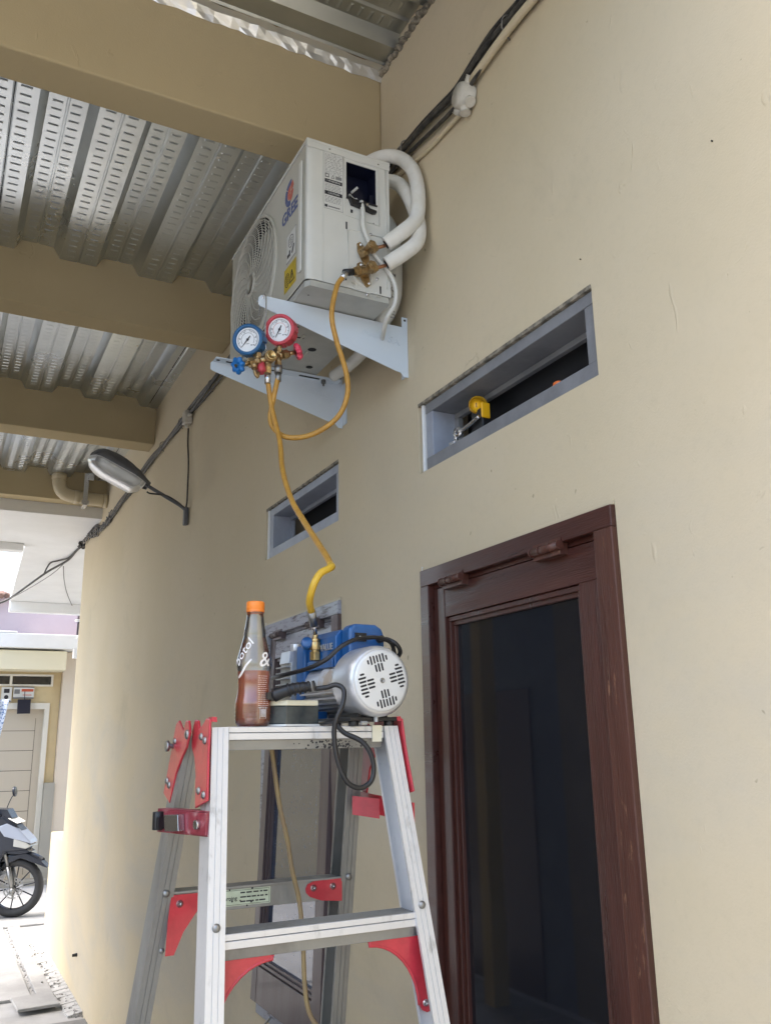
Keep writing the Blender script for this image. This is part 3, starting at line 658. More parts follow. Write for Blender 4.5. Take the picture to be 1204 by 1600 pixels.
tag(m.build('meter_box', bev=.004, orig=(0, Y0-.10, 2.25)), 'small dark square box hanging over the top of the far door', 'box')
# cloth hanging by a line
m = MB('cloth'); nx, nz = 18, 14; g_ = []
for i in range(nx+1):
    row = []
    for j in range(nz+1):
        u = i/nx; v_ = j/nz; xx = -.85+u*.56+(.06*v_*(1-u)); row.append(m.P((xx-.10*(1-v_)*u, 11.5+.035*math.sin(u*22+v_*1.5)+.01*math.sin(v_*9), 1.62+.66*v_+.03*math.sin(u*9)*(1-v_))))
    g_.append(row)
for i in range(nx):
    for j in range(nz): m.F((g_[i][j], g_[i+1][j], g_[i+1][j+1], g_[i][j+1]), True)
cl = m.build('hanging_cloth', orig=(-.55, 11.5, 1.6)); so_ = cl.modifiers.new('s', 'SOLIDIFY'); so_.thickness = .003
tag(cl, 'blue and white patterned cloth hanging at the left edge', 'cloth')
# white downpipe fittings between the two far buildings
m = MB('white', 'bolt'); m.cyl((.56, Y0-.66, 2.92), (.60, Y0-.66, 3.40), .018, n=10); m.cyl((.53, Y0-.66, 3.12), (.66, Y0-.66, 3.36), .012, n=8); m.box((.50, Y0-.70, 3.36), (.70, Y0-.60, 3.385)); m.box((.50, Y0-.72, 2.86), (.60, Y0-.62, 2.98)); m.mat(1); m.box((.58, Y0-.70, 2.96), (.62, Y0-.64, 3.0)); m.cyl((.55, Y0-.66, 3.385), (.54, Y0-.66, 3.62), .006, n=6)
tag(m.build('wall_pipe', bev=.002, orig=(.56, Y0-.66, 2.9)), 'white pipe with fittings at the lilac wall corner', 'pipe')

# ------------------------------------------------------------------ scooter
def scooter(o, yaw):
    root = thing('scooter', o, 'dark blue and silver scooter parked at the far door, front wheel showing', 'motorbike')
    T = Matrix.Translation(o) @ Matrix.Rotation(yaw, 4, 'Z')
    def wheel(x, r, name):
        m = MB('tyre'); m.at(T); m.lathe([(r-.075, -.03), (r-.055, -.048), (r-.02, -.045), (r, -.018), (r, .018), (r-.02, .045), (r-.055, .048), (r-.075, .03), (r-.075, -.03)], 40, (x, 0, r), (0, 1, 0)); w_ = m.build(name, root)
        m = MB('bikeblack', 'steel'); m.at(T); m.lathe([(r-.078, -.028), (r-.06, -.03), (r-.06, .03), (r-.078, .028), (r-.088, 0), (r-.078, -.028)], 40, (x, 0, r), (0, 1, 0)); m.cyl(T.inverted() @ (T @ V(x, -.05, r)), (x, .05, r), .03, n=14)
        for q in range(10):
            t = q*math.pi/5+.2; m.cyl((x+.025*math.cos(t), 0, r+.025*math.sin(t)), (x+(r-.08)*math.cos(t), 0, r+(r-.08)*math.sin(t)), .0065, n=6)
        m.build('rim', w_)
        m = MB('bolt'); m.at(T)
        N_ = 30
        for q in range(N_):
            if q % 5 == 4: continue
            t0, t1 = 2*math.pi*q/N_, 2*math.pi*(q+1)/N_
            for ra, rb in ((.062, .075), (.092, .104)):
                m.hexa([(x+ra*math.cos(t0), -.055, r+ra*math.sin(t0)), (x+rb*math.cos(t0), -.055, r+rb*math.sin(t0)), (x+rb*math.cos(t1), -.055, r+rb*math.sin(t1)), (x+ra*math.cos(t1), -.055, r+ra*math.sin(t1)), (x+ra*math.cos(t0), -.05, r+ra*math.sin(t0)), (x+rb*math.cos(t0), -.05, r+rb*math.sin(t0)), (x+rb*math.cos(t1), -.05, r+rb*math.sin(t1)), (x+ra*math.cos(t1), -.05, r+ra*math.sin(t1))])
            if q % 3 == 0: t = t0; m.cyl((x+.03*math.cos(t), -.052, r+.03*math.sin(t)), (x+.1*math.cos(t+.3), -.052, r+.1*math.sin(t+.3)), .008, n=6)
        m.build('brake_disc', w_)
    wheel(0, .288, 'front_wheel'); wheel(-1.25, .288, 'rear_wheel')
    m = MB('bolt'); m.at(T)
    for s in (-.075, .075): m.cyl((0, s, .27), (-.07, s, .50), .024, .022, n=12); m.cyl((-.07, s, .50), (-.14, s, .74), .016, n=10); m.cyl((0, s, .24), (0, s, .29), .03, n=12)
    m.build('fork', root)
    m = MB('bikeblack'); m.at(T)     # front fender arc
    A = []; 
    for i in range(15):
        t = R_(168-i*8.6); rr = .335+.03*max(0, (i-9)/5); A.append([(rr*math.cos(t)+.02*max(0, i-10)/4, yy, .288+(rr+dz)*math.sin(t)) for yy, dz in ((-.065, -.05), (-.05, .0), (0, .018), (.05, 0), (.065, -.05))])
    I = [[m.P(p) for p in r] for r in A]
    for r0, r1 in zip(I, I[1:]):
        for j in range(4): m.F((r0[j], r0[j+1], r1[j+1], r1[j]), True)
    m.prism([(-.16, .46), (-.05, .60), (.10, .63), (.24, .56), (.33, .48), (.20, .53), (.05, .585), (-.10, .52)], -.07, .07, frame((0, 0, 0), (1, 0, 0), (0, 0, 1)))
    f_ = m.build('front_fender', root, bev=.008); s_ = f_.modifiers.new('s', 'SOLIDIFY'); s_.thickness = .004
    XZ = lambda yy: frame((0, yy, 0), (1, 0, 0), (0, 0, 1))
    m = MB('bikeblack', 'bikeblack'); m.at(T)
    m.prism([(-.34, .42), (-.30, .95), (-.16, 1.02), (-.02, .93), (.13, .76), (.16, .71), (.10, .655), (-.10, .64), (-.20, .40)], -.12, .12, XZ(0))
    m.mat(1); m.prism([(-.42, .20), (-.40, .36), (-.22, .38), (-.24, .66), (-.16, .63), (-.12, .42), (-.22, .22)], -.14, .14, XZ(0)); m.prism([(-.85, .22), (-.85, .34), (-.36, .36), (-.36, .22)], -.15, .15, XZ(0))
    m.mat(0); m.prism([(-1.62, .86), (-1.70, .94), (-1.55, .95), (-.80, .80), (-.74, .40), (-.95, .36), (-1.2, .56)], -.13, .13, XZ(0))
    m.build('body', root, bev=.03, seg=3)
    m = MB('bikesilver'); m.at(T); m.prism([(-.20, .90), (-.10, .935), (.02, .88), (.14, .765), (.165, .722), (.05, .755), (-.12, .80)], -.124, .124, XZ(0)); m.build('nose_panel', root, bev=.012)
    m = MB('lens', 'bikeblack'); m.at(T); m.prism([(-.02, .70), (-.02, .78), (.11, .74), (.165, .70), (.11, .675)], -.125, .125, XZ(0)); m.build('headlight', root, bev=.01)
    m = MB('bikeblack'); m.at(T); m.prism([(-.06, .665), (.115, .665), (.15, .64), (.04, .62), (-.08, .63)], -.10, .10, XZ(0)); m.build('grille', root, bev=.006)
    m = MB('white'); m.at(T); m.at(T @ Matrix.Translation((-.04, 0, .955)) @ Matrix.Rotation(R_(28), 4, 'Y')); m.box((-.055, -.14, 0), (.055, .14, .004)); m.build('licence_plate', root, bev=.002)
    m = MB('bikeblack'); m.at(T); m.tube([(-.30, -.34, 1.04), (-.22, -.2, 1.03), (-.16, 0, 1.0), (-.22, .2, 1.03), (-.30, .34, 1.04)], .016, 8, 3); m.prism([(-.34, .96), (-.28, 1.08), (-.12, 1.07), (-.06, .98), (-.12, .94)], -.10, .10, XZ(0))
    for s in (-1, 1): m.tube([(-.23, s*.2, 1.03), (-.2, s*.24, 1.15), (-.18, s*.27, 1.2)], .006, 6, 3); m.lathe([(0, -.012), (.05, -.012), (.055, 0), (.05, .012), (0, .012)], 14, (-.18, s*.30, 1.23), (1, 0, .15))
    m.build('handlebar', root, bev=.008)
    m = MB('black'); m.at(T); m.prism([(-1.45, .93), (-1.40, .98), (-1.0, .93), (-.62, .90), (-.56, .84), (-.80, .80)], -.125, .125, XZ(0)); m.build('seat', root, bev=.02)
    m = MB('bikeblack'); m.at(T); m.cyl((-.95, -.14, .28), (-1.5, -.16, .42), .05, n=14); m.box((-1.25, .05, .2), (-.85, .14, .38)); m.build('exhaust', root)
    return root
scooter((-.14, 10.41, .02), R_(-22))

# ------------------------------------------------------------------ pipe, lamp, cables on the wall
m = MB('pipe', 'steel')
m.tube([(-.385, 7.04, 4.0), (-.385, 7.04, 3.86), (-.38, 7.04, 3.76), (-.345, 7.04, 3.695), (-.27, 7.04, 3.672), (-.16, 7.04, 3.668), (-.03, 7.04, 3.664)], .052, 20, 6)
m.cyl((-.385, 7.04, 3.80), (-.385, 7.04, 3.845), .057, n=20); m.cyl((-.22, 7.04, 3.668), (-.26, 7.04, 3.67), .057, n=20); m.cyl((-.034, 7.04, 3.664), (-.004, 7.04, 3.664), .058, n=20)
pp = thing('drain_pipe', (-.2, 7.04, 3.6), 'khaki painted pipe elbow under the last beam beside the street lamp', 'pipe')
m.build('elbow_pipe', pp)
m = MB('galv'); m.mats = ['steel']; m.box((-.20, 6.975, 3.60), (-.165, 6.982, 3.86)); m.box((-.20, 6.975, 3.594), (-.165, 7.10, 3.60)); m.box((-.21, 6.96, 3.60), (-.155, 6.975, 3.63)); m.box((-.17, 6.96, 3.80), (-.13, 6.975, 3.86)); m.build('hanger_strap', pp)

lamp = thing('street_lamp', (0, 4.36, 2.9), 'grey street lamp with clear cover on a tilted wall arm', 'lamp')
foot = V(-.014, 4.362, 2.93); D = V(-.265, 4.36, 3.065); E_ = V(-.525, 4.36, 3.20)
m = MB('lampgrey'); m.box((-.004, 4.345, 2.85), (-.026, 4.38, 2.945)); m.build('wall_plate', lamp, bev=.004)
m = MB('lampgrey'); m.tube([(-.014, 4.362, 2.93), (-.05, 4.361, 2.955), (-.13, 4.36, 2.995), (-.21, 4.36, 3.035), (-.25, 4.36, 3.062)], .0095, 12, 5); m.build('arm', lamp)
# head : local axis from arm end to tip
hd = (V(-.55, 4.36, 3.19)-V(-.245, 4.36, 3.035)).normalized()
hd = V(-.293, 0, .130).normalized(); HT = frame(V(-.222, 4.36, 3.028), hd, (-hd.z*-1*0, 0, 1))   # x along head, y up-normal, z = side
L_ = .322
def head_section(s):   # half width, top height
    hw = .040+.045*min(1, s/.25) if s < .8 else .085*math.sqrt(max(0.02, 1-((s-.8)/.2)**2))
    ht = .028+.050*math.sin(min(1, max(0, (s-.02)/.75))*math.pi*.62) if s < .75 else .074*math.sqrt(max(.06, 1-((s-.75)/.26)**2))
    return hw, ht
m = MB('lampgrey'); m.at(HT); rings = []
for i in range(17):
    s = i/16; hw, ht = head_section(s); rings.append([m.P((s*L_, .002+ht*math.sin(t), -hw*math.cos(t))) for t in [math.pi*j/10 for j in range(11)]])
for a_, b_ in zip(rings, rings[1:]):
    for j in range(10): m.F((a_[j], b_[j], b_[j+1], a_[j+1]), True)
m.F(rings[0]); sh = m.build('shell', lamp); q = sh.modifiers.new('s', 'SOLIDIFY'); q.thickness = .003
m = MB('lampglass'); m.at(HT); rings = []
for i in range(17):
    s = i/16; hw, _ = head_section(.12+.88*s); dp = .066*min(1, (.55+s*4))*math.sqrt(max(.03, 1-max(0, (s-.62)/.4)**2)); rings.append([m.P(((.10+.90*s)*L_, -dp*math.sin(t)**.6, -hw*.97*math.cos(t))) for t in [math.pi*j/12 for j in range(13)]])
for a_, b_ in zip(rings, rings[1:]):
    for j in range(12): m.F((a_[j], a_[j+1], b_[j+1], b_[j]), True)
m.F(rings[0][::-1]); m.build('clear_cover', lamp)
m = MB('steel'); m.at(HT)
rim = [((s*L_), .001, sg*(head_section(s)[0]+.002)) for sg, rr in ((1, [i/14 for i in range(1, 15)]), (-1, [i/14 for i in range(14, 0, -1)])) for s in rr]
m.tube(rim, .0022, 6, 1, smooth=False, closed=True); m.box((.03, -.03, -.03), (.045, .0, .03)); m.cyl((.035, -.03, -.05), (.035, -.005, -.05), .008, n=8); m.mats = ['pumpcov']; m.build('rim_clip', lamp)
m = MB('reflector', 'whitepipe'); m.at(HT)
m.hexa([(.02, .000, -.045), (.27, .000, -.075), (.27, .000, .075), (.02, .000, .045), (.04, .02, -.03), (.25, .03, -.05), (.25, .03, .05), (.04, .02, .03)])
m.mats = ['white']
m.build('reflector', lamp)
m = MB('white'); m.at(HT); m.lathe([(0, 0), (.012, 0), (.014, .02), (.026, .06), (.026, .12), (.016, .145), (0, .15)], 16, (.12, -.018, 0), (1, 0, 0)); m.build('bulb', lamp)
m = MB('cable'); m.tube([(-.225, 4.35, 3.005), (-.21, 4.35, 2.998), (-.17, 4.352, 2.998), (-.12, 4.352, 2.995), (-.06, 4.35, 2.965), (-.028, 4.352, 2.943), (-.014, 4.358, 2.96), (-.012, 4.36, 3.05), (-.012, 4.367, 3.2), (-.012, 4.40, 3.32), (-.012, 4.404, 3.41)], .0045, 8, 6); m.build('lamp_cable', lamp)
jb = MB('pvc'); jb.box((-.002, 4.36, 3.42), (-.045, 4.42, 3.495)); jb.cyl((-.022, 4.392, 3.42), (-.022, 4.392, 3.40), .012, n=12); jb.cyl((-.022, 4.36, 3.46), (-.022, 4.335, 3.46), .012, n=12)
tag(jb.build('junction_box', bev=.006, orig=(-.02, 4.39, 3.42)), 'small pale square junction box above the street lamp cable', 'junction box')

BP = [(-2.5, 3.40), (-.5, 3.41), (.4, 3.415), (1.2, 3.425), (1.45, 3.43), (1.62, 3.405), (1.8, 3.43), (2.0, 3.45), (2.3, 3.462), (2.8, 3.468), (3.4, 3.478), (3.84, 3.482), (4.38, 3.485), (4.9, 3.492), (5.32, 3.492), (5.9, 3.475), (6.38, 3.465), (6.9, 3.44), (7.2, 3.46), (7.56, 3.545), (8.12, 3.562)]
def bundle(offs, name, label, rr, mats, seed):
    root = thing(name, (0, 3, 3.4), label, 'cables')
    rn = random.Random(seed)
    for k, (r, mt) in enumerate(zip(rr, mats)):
        pts = []
        for i in range(len(BP)-1):
            for t in (0, .5):
                y = BP[i][0]*(1-t)+BP[i+1][0]*t; z = BP[i][1]*(1-t)+BP[i+1][1]*t; ph = y*3.1+k*2.1
                amp = .013+.009*k/len(rr)
                pts.append((-.004-r-.006*(1+math.sin(ph)), y, z+amp*math.cos(ph)+offs[k]+rn.uniform(-.003, .003)))
        m = MB(mt); m.tube(pts, r, 8, 4); m.build('cable', root)
    m = MB('cableg')
    for y in [-.5, .3, .9, 1.38, 1.9, 2.6, 3.3, 3.95, 4.55, 5.0, 5.55, 6.0, 6.5]:
        z = next(BP[i][1]+(BP[i+1][1]-BP[i][1])*(y-BP[i][0])/(BP[i+1][0]-BP[i][0]) for i in range(len(BP)-1) if BP[i][0] <= y <= BP[i+1][0])
        m.tube([(-.002, y, z+.03), (-.028, y+.004, z+.02), (-.03, y+.01, z-.01), (-.004, y+.016, z-.03)], .0022, 5, 3)
    build_split(m, 'cable_clip', root)
    return root
bundle([.012, 0, -.012, .004, .016, -.004], 'cable_bundle', 'twisted black cables fixed along the top of the khaki wall', [.0062, .0078, .0058, .0048, .0052, .0038], ['cable', 'cable', 'cable', 'cableg', 'cable', 'cableg'], 4)
W1 = [(-0.012, 8.12, 3.546), (-0.016, 8.25, 3.542), (-0.024, 8.6, 3.55), (-0.053, 8.95, 3.526), (-0.18, 9.4, 3.486), (-0.33, 9.7, 3.384), (-0.462, 9.9, 3.283), (-0.575, 10.0, 3.222), (-0.925, 10.3, 3.107)]
W2 = [(-0.055, 8.9, 3.542), (-0.115, 9.1, 3.549), (-0.172, 9.25, 3.553), (-0.195, 9.35, 3.523), (-0.211, 9.45, 3.472)]
W3 = [(-0.043, 8.9, 3.543), (-0.157, 9.3, 3.436), (-0.415, 9.7, 3.283), (-0.581, 9.9, 3.214), (-0.867, 10.2, 3.11)]
W4 = [(-0.079, 9.0, 3.474), (0.005, 9.6, 3.452), (0.182, 10.8, 3.512), (0.4, 12.0, 3.541), (0.471, 12.2, 3.503)]
m = MB('cable', 'cableg')
m.tube(W1, .011, 8, 6); m.tube([W1[2]]+W2, .008, 8, 6)
m.mat(1); m.tube([(-.014, 8.12, 3.55)]+W3, .004, 6, 4); m.tube(W4, .005, 6, 5)
rn = random.Random(11); m.mat(0)
for i in range(16): m.tube([(-.02+rn.uniform(-.03, .03), 8.2+rn.uniform(-.06, .06), 3.545+rn.uniform(-.035, .035)) for _ in range(4)], .009, 6, 4)
tag(m.build('overhead_wire', orig=(-.02, 8.1, 3.55)), 'black wires running from the knotted wall corner across the alley', 'wire')
m = MB('cable', 'cableg'); rn = random.Random(12)
for i in range(22):
    y = rn.uniform(6.6, 7.9); z = 3.455+.09*max(0, (y-7.1)/.8); m.mat(i % 2)
    m.tube([(-.012-rn.uniform(0, .02), y+q*.09, z+rn.uniform(-.035, .035)) for q in range(4)], .0055, 6, 4)
tag(m.build('tangled_wire', orig=(-.01, 7.2, 3.42)), 'tangled dark wire ends on the wall under the khaki pipe', 'wire')

cd = thing('conduit_run', (0, 1.58, 3.3), 'pale conduit with round white junction box near the top of the wall', 'junction box')
m = MB('pvc'); Jc = V(-.004, 1.582, 3.372)
m.lathe([(0, 0), (.034, 0), (.034, .030), (.031, .034), (.031, .036), (0, .036)], 28, Jc, (-1, 0, 0))
for dy, dz, ln in ((-.8, .75, .05), (.75, -.55, .045), (-.05, -1, .052), (-.6, -.8, .046)):
    d_ = V(0, dy, dz).normalized(); m.cyl(Jc+V(-.016, 0, 0)+d_*.025, Jc+V(-.016, 0, 0)+d_*ln, .0125, n=14); m.cyl(Jc+V(-.016, 0, 0)+d_*(ln+.0), Jc+V(-.016, 0, 0)+d_*(ln+.0015), .014, n=14)
m.build('round_box', cd)
m = MB('conduit'); m.tube([(-.018, 1.55, 3.396), (-.018, 1.40, 3.41), (-.018, 1.27, 3.41), (-.018, .9, 3.40), (-.018, 0, 3.38), (-.018, -2.4, 3.36)], .0105, 12, 4); m.build('conduit', cd)
m = MB('conduit'); m.tube([(-.012, 1.612, 3.345), (-.010, 1.68, 3.352), (-.008, 1.80, 3.362), (-.008, 2.0, 3.40), (-.008, 2.1, 3.43)], .0062, 8, 5); m.build('thin_conduit', cd)

# ------------------------------------------------------------------ air conditioner
X0, X1, YA, YB, ZA, ZB = -.350, -.105, 1.850, 2.515, 2.884, 3.318
ac = thing('air_conditioner', (-.23, 2.18, ZA), 'white outdoor air conditioner unit standing on wall brackets', 'air conditioner')
gc = (2.283, 3.100); gr = .206
FR = frame((X0, gc[0], gc[1]), (0, -1, 0), (0, 0, 1))
m = MB('acshaded', 'dark', 'acplastic'); m.at(FR)
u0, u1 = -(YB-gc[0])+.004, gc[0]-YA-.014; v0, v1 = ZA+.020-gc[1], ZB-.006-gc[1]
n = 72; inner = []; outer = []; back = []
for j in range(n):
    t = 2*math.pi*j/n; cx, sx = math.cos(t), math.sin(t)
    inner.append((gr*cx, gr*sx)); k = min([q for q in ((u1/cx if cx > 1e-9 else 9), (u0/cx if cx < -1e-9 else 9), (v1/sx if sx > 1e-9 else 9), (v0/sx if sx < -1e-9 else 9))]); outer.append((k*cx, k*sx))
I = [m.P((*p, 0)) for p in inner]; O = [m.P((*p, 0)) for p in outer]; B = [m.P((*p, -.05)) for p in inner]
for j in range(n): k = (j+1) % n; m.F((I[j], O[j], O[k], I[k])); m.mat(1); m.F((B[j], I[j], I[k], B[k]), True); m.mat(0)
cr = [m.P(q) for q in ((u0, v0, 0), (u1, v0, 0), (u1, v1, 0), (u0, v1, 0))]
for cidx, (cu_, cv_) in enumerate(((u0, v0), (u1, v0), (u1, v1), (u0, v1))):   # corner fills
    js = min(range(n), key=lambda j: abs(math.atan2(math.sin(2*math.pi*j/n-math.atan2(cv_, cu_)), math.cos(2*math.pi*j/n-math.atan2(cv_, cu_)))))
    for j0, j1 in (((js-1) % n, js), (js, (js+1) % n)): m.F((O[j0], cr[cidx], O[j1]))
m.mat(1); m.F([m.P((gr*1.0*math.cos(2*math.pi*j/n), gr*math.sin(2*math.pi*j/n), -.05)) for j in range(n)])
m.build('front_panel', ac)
# cabinet shell: near corner rounded
m = MB('ac', 'acpan', 'acshaded')
sec = [(X0+.0005, YA+.0145), (X0+.0015, YA+.008), (X0+.005, YA+.0035), (X0+.012, YA+.001), (X0+.02, YA), (X0+.044, YA)]
m.at(Matrix.Identity(4)); lo = [m.P((x, y, ZA+.018)) for x, y in sec]; hi = [m.P((x, y, ZB-.004)) for x, y in sec]
for j in range(len(sec)-1): m.F((lo[j], lo[j+1], hi[j+1], hi[j]), True)
m.sheet(X0+.0445, X1, ZA+.018, ZB-.004, [(-.236, -.146, 3.172, 3.286)], frame((0, YA, 0), (1, 0, 0), (0, 0, 1)), .0015)
m.box((X1-.002, YA+.001, ZA+.018), (X1-.0001, YB, ZB-.004)); m.box((X0+.002, YB-.003, ZA+.018), (X1-.002, YB, ZB-.004))
m.build('cabinet', ac, label='plain white side and back panels of the cabinet')
m = MB('ac'); m.box((X0-.003, YA-.003, ZB-.004), (X1+.003, YB+.003, ZB+.004)); m.prism([(X0-.003, YA-.003), (X1+.002, YA-.003), (X1+.002, YA-.0015), (X0-.003, YA-.0015)], ZB-.022, ZB-.004); m.build('top_cover', ac, bev=.002)
# base pan with pressed shapes
m = MB('acpan', 'dark', 'acshaded')
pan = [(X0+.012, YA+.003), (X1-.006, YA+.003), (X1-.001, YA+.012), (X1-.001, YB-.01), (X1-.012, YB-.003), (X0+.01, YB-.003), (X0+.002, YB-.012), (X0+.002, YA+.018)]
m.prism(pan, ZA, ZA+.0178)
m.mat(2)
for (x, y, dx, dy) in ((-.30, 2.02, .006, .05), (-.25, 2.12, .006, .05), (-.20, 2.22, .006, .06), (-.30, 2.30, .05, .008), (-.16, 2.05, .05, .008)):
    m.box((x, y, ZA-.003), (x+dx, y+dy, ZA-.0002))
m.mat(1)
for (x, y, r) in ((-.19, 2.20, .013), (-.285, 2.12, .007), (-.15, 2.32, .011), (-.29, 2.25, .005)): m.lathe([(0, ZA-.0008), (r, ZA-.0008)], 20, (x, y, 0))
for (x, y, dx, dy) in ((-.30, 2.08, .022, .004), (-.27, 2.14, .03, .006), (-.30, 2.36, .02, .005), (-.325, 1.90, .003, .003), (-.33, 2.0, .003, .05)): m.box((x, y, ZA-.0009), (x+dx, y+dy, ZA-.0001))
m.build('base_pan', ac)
m = MB('acpan')
for y in (1.985, 2.435): m.box((X0+.01, y-.02, ZA-.0), (X0+.03, y+.02, ZA-.002)); m.box((X1-.03, y-.02, ZA), (X1-.01, y+.02, ZA-.002))
build_split(m, 'foot', ac)
# vertical raised rib at the near front corner
m = MB('ac'); m.box((X0-.006, YA+.030, ZA+.055), (X0-.0005, YA+.050, ZB-.045)); m.build('corner_rib', ac, bev=.003)
# fan grille
m = MB('acplastic'); m.at(FR @ Matrix.Translation((0, 0, .004)))
circ = lambda r, z=0., k=56: [(r*math.cos(2*math.pi*j/k), r*math.sin(2*math.pi*j/k), z) for j in range(k)]
m.tube(circ(gr+.002, -.001, 72), .0055, 8, 1, smooth=False, closed=True); m.tube(circ(gr-.010, .001, 72), .0022, 6, 1, smooth=False, closed=True)
for i in range(19): m.tube(circ(.052+i*.0077, .004-.004*(i/19)**3), .00115, 5, 1, smooth=False, closed=True)
for i in range(24):
    t0 = 2*math.pi*i/24; pts = [((.040+(gr-.045)*s)*math.cos(t0+.75*s*s), (.040+(gr-.045)*s)*math.sin(t0+.75*s*s), .0055-.004*s**3) for s in (0, .2, .4, .6, .8, 1)]
    m.tube(pts, .0019, 5, 2)
m.lathe([(0, .010), (.030, .009), (.042, .006), (.046, -.002), (0, -.002)], 32)
m.build('fan_grille', ac)
m = MB('acplastic'); m.at(FR @ Matrix.Translation((0, 0, -.035)))
m.lathe([(0, .018), (.035, .016), (.04, -.01), (0, -.01)], 24)
for k in range(3):
    g2 = []
    for i in range(9):
        rr = .035+.15*i/8; row = []
        for j in range(7): t = 2*math.pi*k/3+(j/6)*1.45+.35*i/8; row.append(m.P((rr*math.cos(t), rr*math.sin(t), -.01+.020*j/6)))
        g2.append(row)
    for i in range(8):
        for j in range(6): m.F((g2[i][j], g2[i+1][j], g2[i+1][j+1], g2[i][j+1]), True)
m.build('fan', ac)
# logo and labels on the front
m = MB('blueink', 'redink', 'ac')
LG = frame((X0-.0004, 1.975, 3.232), (0, -1, 0), (0, 0, 1)); m.at(LG)
def arc_band(m, r0, r1, t0, t1, z, sx=1., n=18, pinch=True):
    pts = []
    for i in range(n+1): t = R_(t0+(t1-t0)*i/n); pts.append((r1*math.cos(t)*sx, r1*math.sin(t)))
    for i in range(n, -1, -1): t = R_(t0+(t1-t0)*i/n); pts.append((r0*math.cos(t)*sx, r0*math.sin(t)))
    m.prism(pts, z, z+.0006)
for s0 in range(3): arc_band(m, .024, .040, 75+s0*66+2, 75+(s0+1)*66-2, 0)
m.mat(1); arc_band(m, .004, .021, 88, 270, 0); m.prism([(.002, -.028), (.014, -.022), (.024, -.004), (.020, .002), (.004, .002)], 0, .0006); m.prism([(.004, .024), (.006, .006), (.018, .006), (.026, .012), (.018, .030)], 0, .0006)
m.build('emblem', ac)
m = MB('blueink'); m.text('GREE', .052, frame((X0-.0004, 1.978, 3.170), (0, -1, 0), (0, 0, 1)), .0006, bold=.0012, xs=1.0); m.build('brand_lettering', ac)
m = MB('inkgrey', 'label', 'ink'); m.at(frame((X0-.0003, 1.962, 3.060), (0, -1, 0), (0, 0, 1)))
m.box((-.036, -.043, 0), (.036, .043, .0004)); m.mat(1); m.box((-.0345, -.0415, .0004), (.0345, .0415, .0007)); m.mat(0); m.tube([(.018*math.cos(t), .012+.018*math.sin(t), .0008) for t in [i*.35 for i in range(18)]], .0011, 5, 1, smooth=False, closed=True)
for i in range(3): m.box((-.010, .004+i*.007, .0007), (.010, .006+i*.007, .0011))
m.mat(2); m.prism([(-.028, -.030), (-.006, -.030), (-.006, -.012), (-.014, -.012), (-.014, -.020), (-.028, -.020)], .0007, .0012); m.prism([(.004, -.028), (.012, -.030), (.026, -.008), (.018, -.006)], .0007, .0012); m.build('installation_label', ac)
m = MB('yellab', 'ink'); m.at(frame((X0-.0003, 1.968, 2.968), (0, -1, 0), (0, 0, 1)))
m.box((-.044, -.036, 0), (.044, .036, .0005)); m.mat(1)
for (x0, y0, x1, y1) in ((0, -.022, .030, -.022), (.030, -.022, .015, .012), (.015, .012, 0, -.022)): m.tube([(x0, y0, .0006), (x1, y1, .0006)], .0013, 5, 1, smooth=False)
m.box((.0135, -.014, .0005), (.0165, .0, .0010)); m.tube([(-.020+.016*math.cos(t), -.004+.020*math.sin(t), .0006) for t in [i*.35 for i in range(18)]], .0009, 5, 1, smooth=False, closed=True)
for i in range(5): m.box((-.030, -.016+i*.006, .0005), (-.011, -.0145+i*.006, .0010))
m.build('warning_label', ac)
# side details
SD = frame((0, YA, 0), (1, 0, 0), (0, 0, 1))      # local x,z -> world x,z ; n = -y
def on_side(m, n=.0): m.at(frame((0, YA-n, 0), (1, 0, 0), (0, 0, 1))); return m
m = MB('label', 'ink', 'inkgrey'); on_side(m, .0003)
m.mat(2); m.box((-.302, 3.122, 0), (-.246, 3.303, .0003)); m.mat(0); m.box((-.3013, 3.1227, .0003), (-.2467, 3.3023, .0006))
m.mat(1); m.text('GREE', .006, Matrix.Translation((-.274, 3.297, .0006)), .0003)
rn = random.Random(21)
m.mat(2)
for i in range(14):
    z = 3.290-i*.0046; x = -.299
    while x < -.252:
        l = rn.uniform(.002, .008); m.box((x, z, .0006), (min(x+l, -.2495), z+.0009, .0009)); x += l+rn.uniform(.001, .006)*(1+(i % 3 == 1))
m.mat(1); m.box((-.299, 3.218, .0006), (-.288, 3.229, .0009)); m.mat(0); m.box((-.297, 3.220, .0009), (-.290, 3.227, .0011)); m.mat(1)
for (a0, a1) in (((-.281, 3.218), (-.272, 3.218)), ((-.272, 3.218), (-.2765, 3.228)), ((-.2765, 3.228), (-.281, 3.218))): m.tube([(*a0, .0007), (*a1, .0007)], .0006, 4, 1, smooth=False)
for i in range(12): m.box((-.268+i*.0015, 3.218, .0006), (-.2673+i*.0015, 3.228, .0009))
m.box((-.300, 3.202, .0006), (-.249, 3.213, .0010)); m.box((-.300, 3.165, .0006), (-.249, 3.176, .0010))
m.mat(0); m.text('! WARNING', .0075, Matrix.Translation((-.274, 3.2075, .0010)), .0003); m.text('CAUTION', .0075, Matrix.Translation((-.274, 3.1705, .0010)), .0003)
m.mat(2)
for i in list(range(6))+list(range(9, 14)):
    z = 3.197-i*.0042; x = -.299
    while x < -.254: l = rn.uniform(.003, .009); m.box((x, z, .0006), (min(x+l, -.252), z+.0012, .0009)); x += l+rn.uniform(.001, .003)
m.mat(1); m.box((-.300, 3.126, .0006), (-.292, 3.134, .0009)); m.mat(2); m.box((-.290, 3.128, .0006), (-.256, 3.1315, .0009))
m.build('rating_label', ac)
m = MB('navy', 'dark', 'label', 'steel', 'blueink')
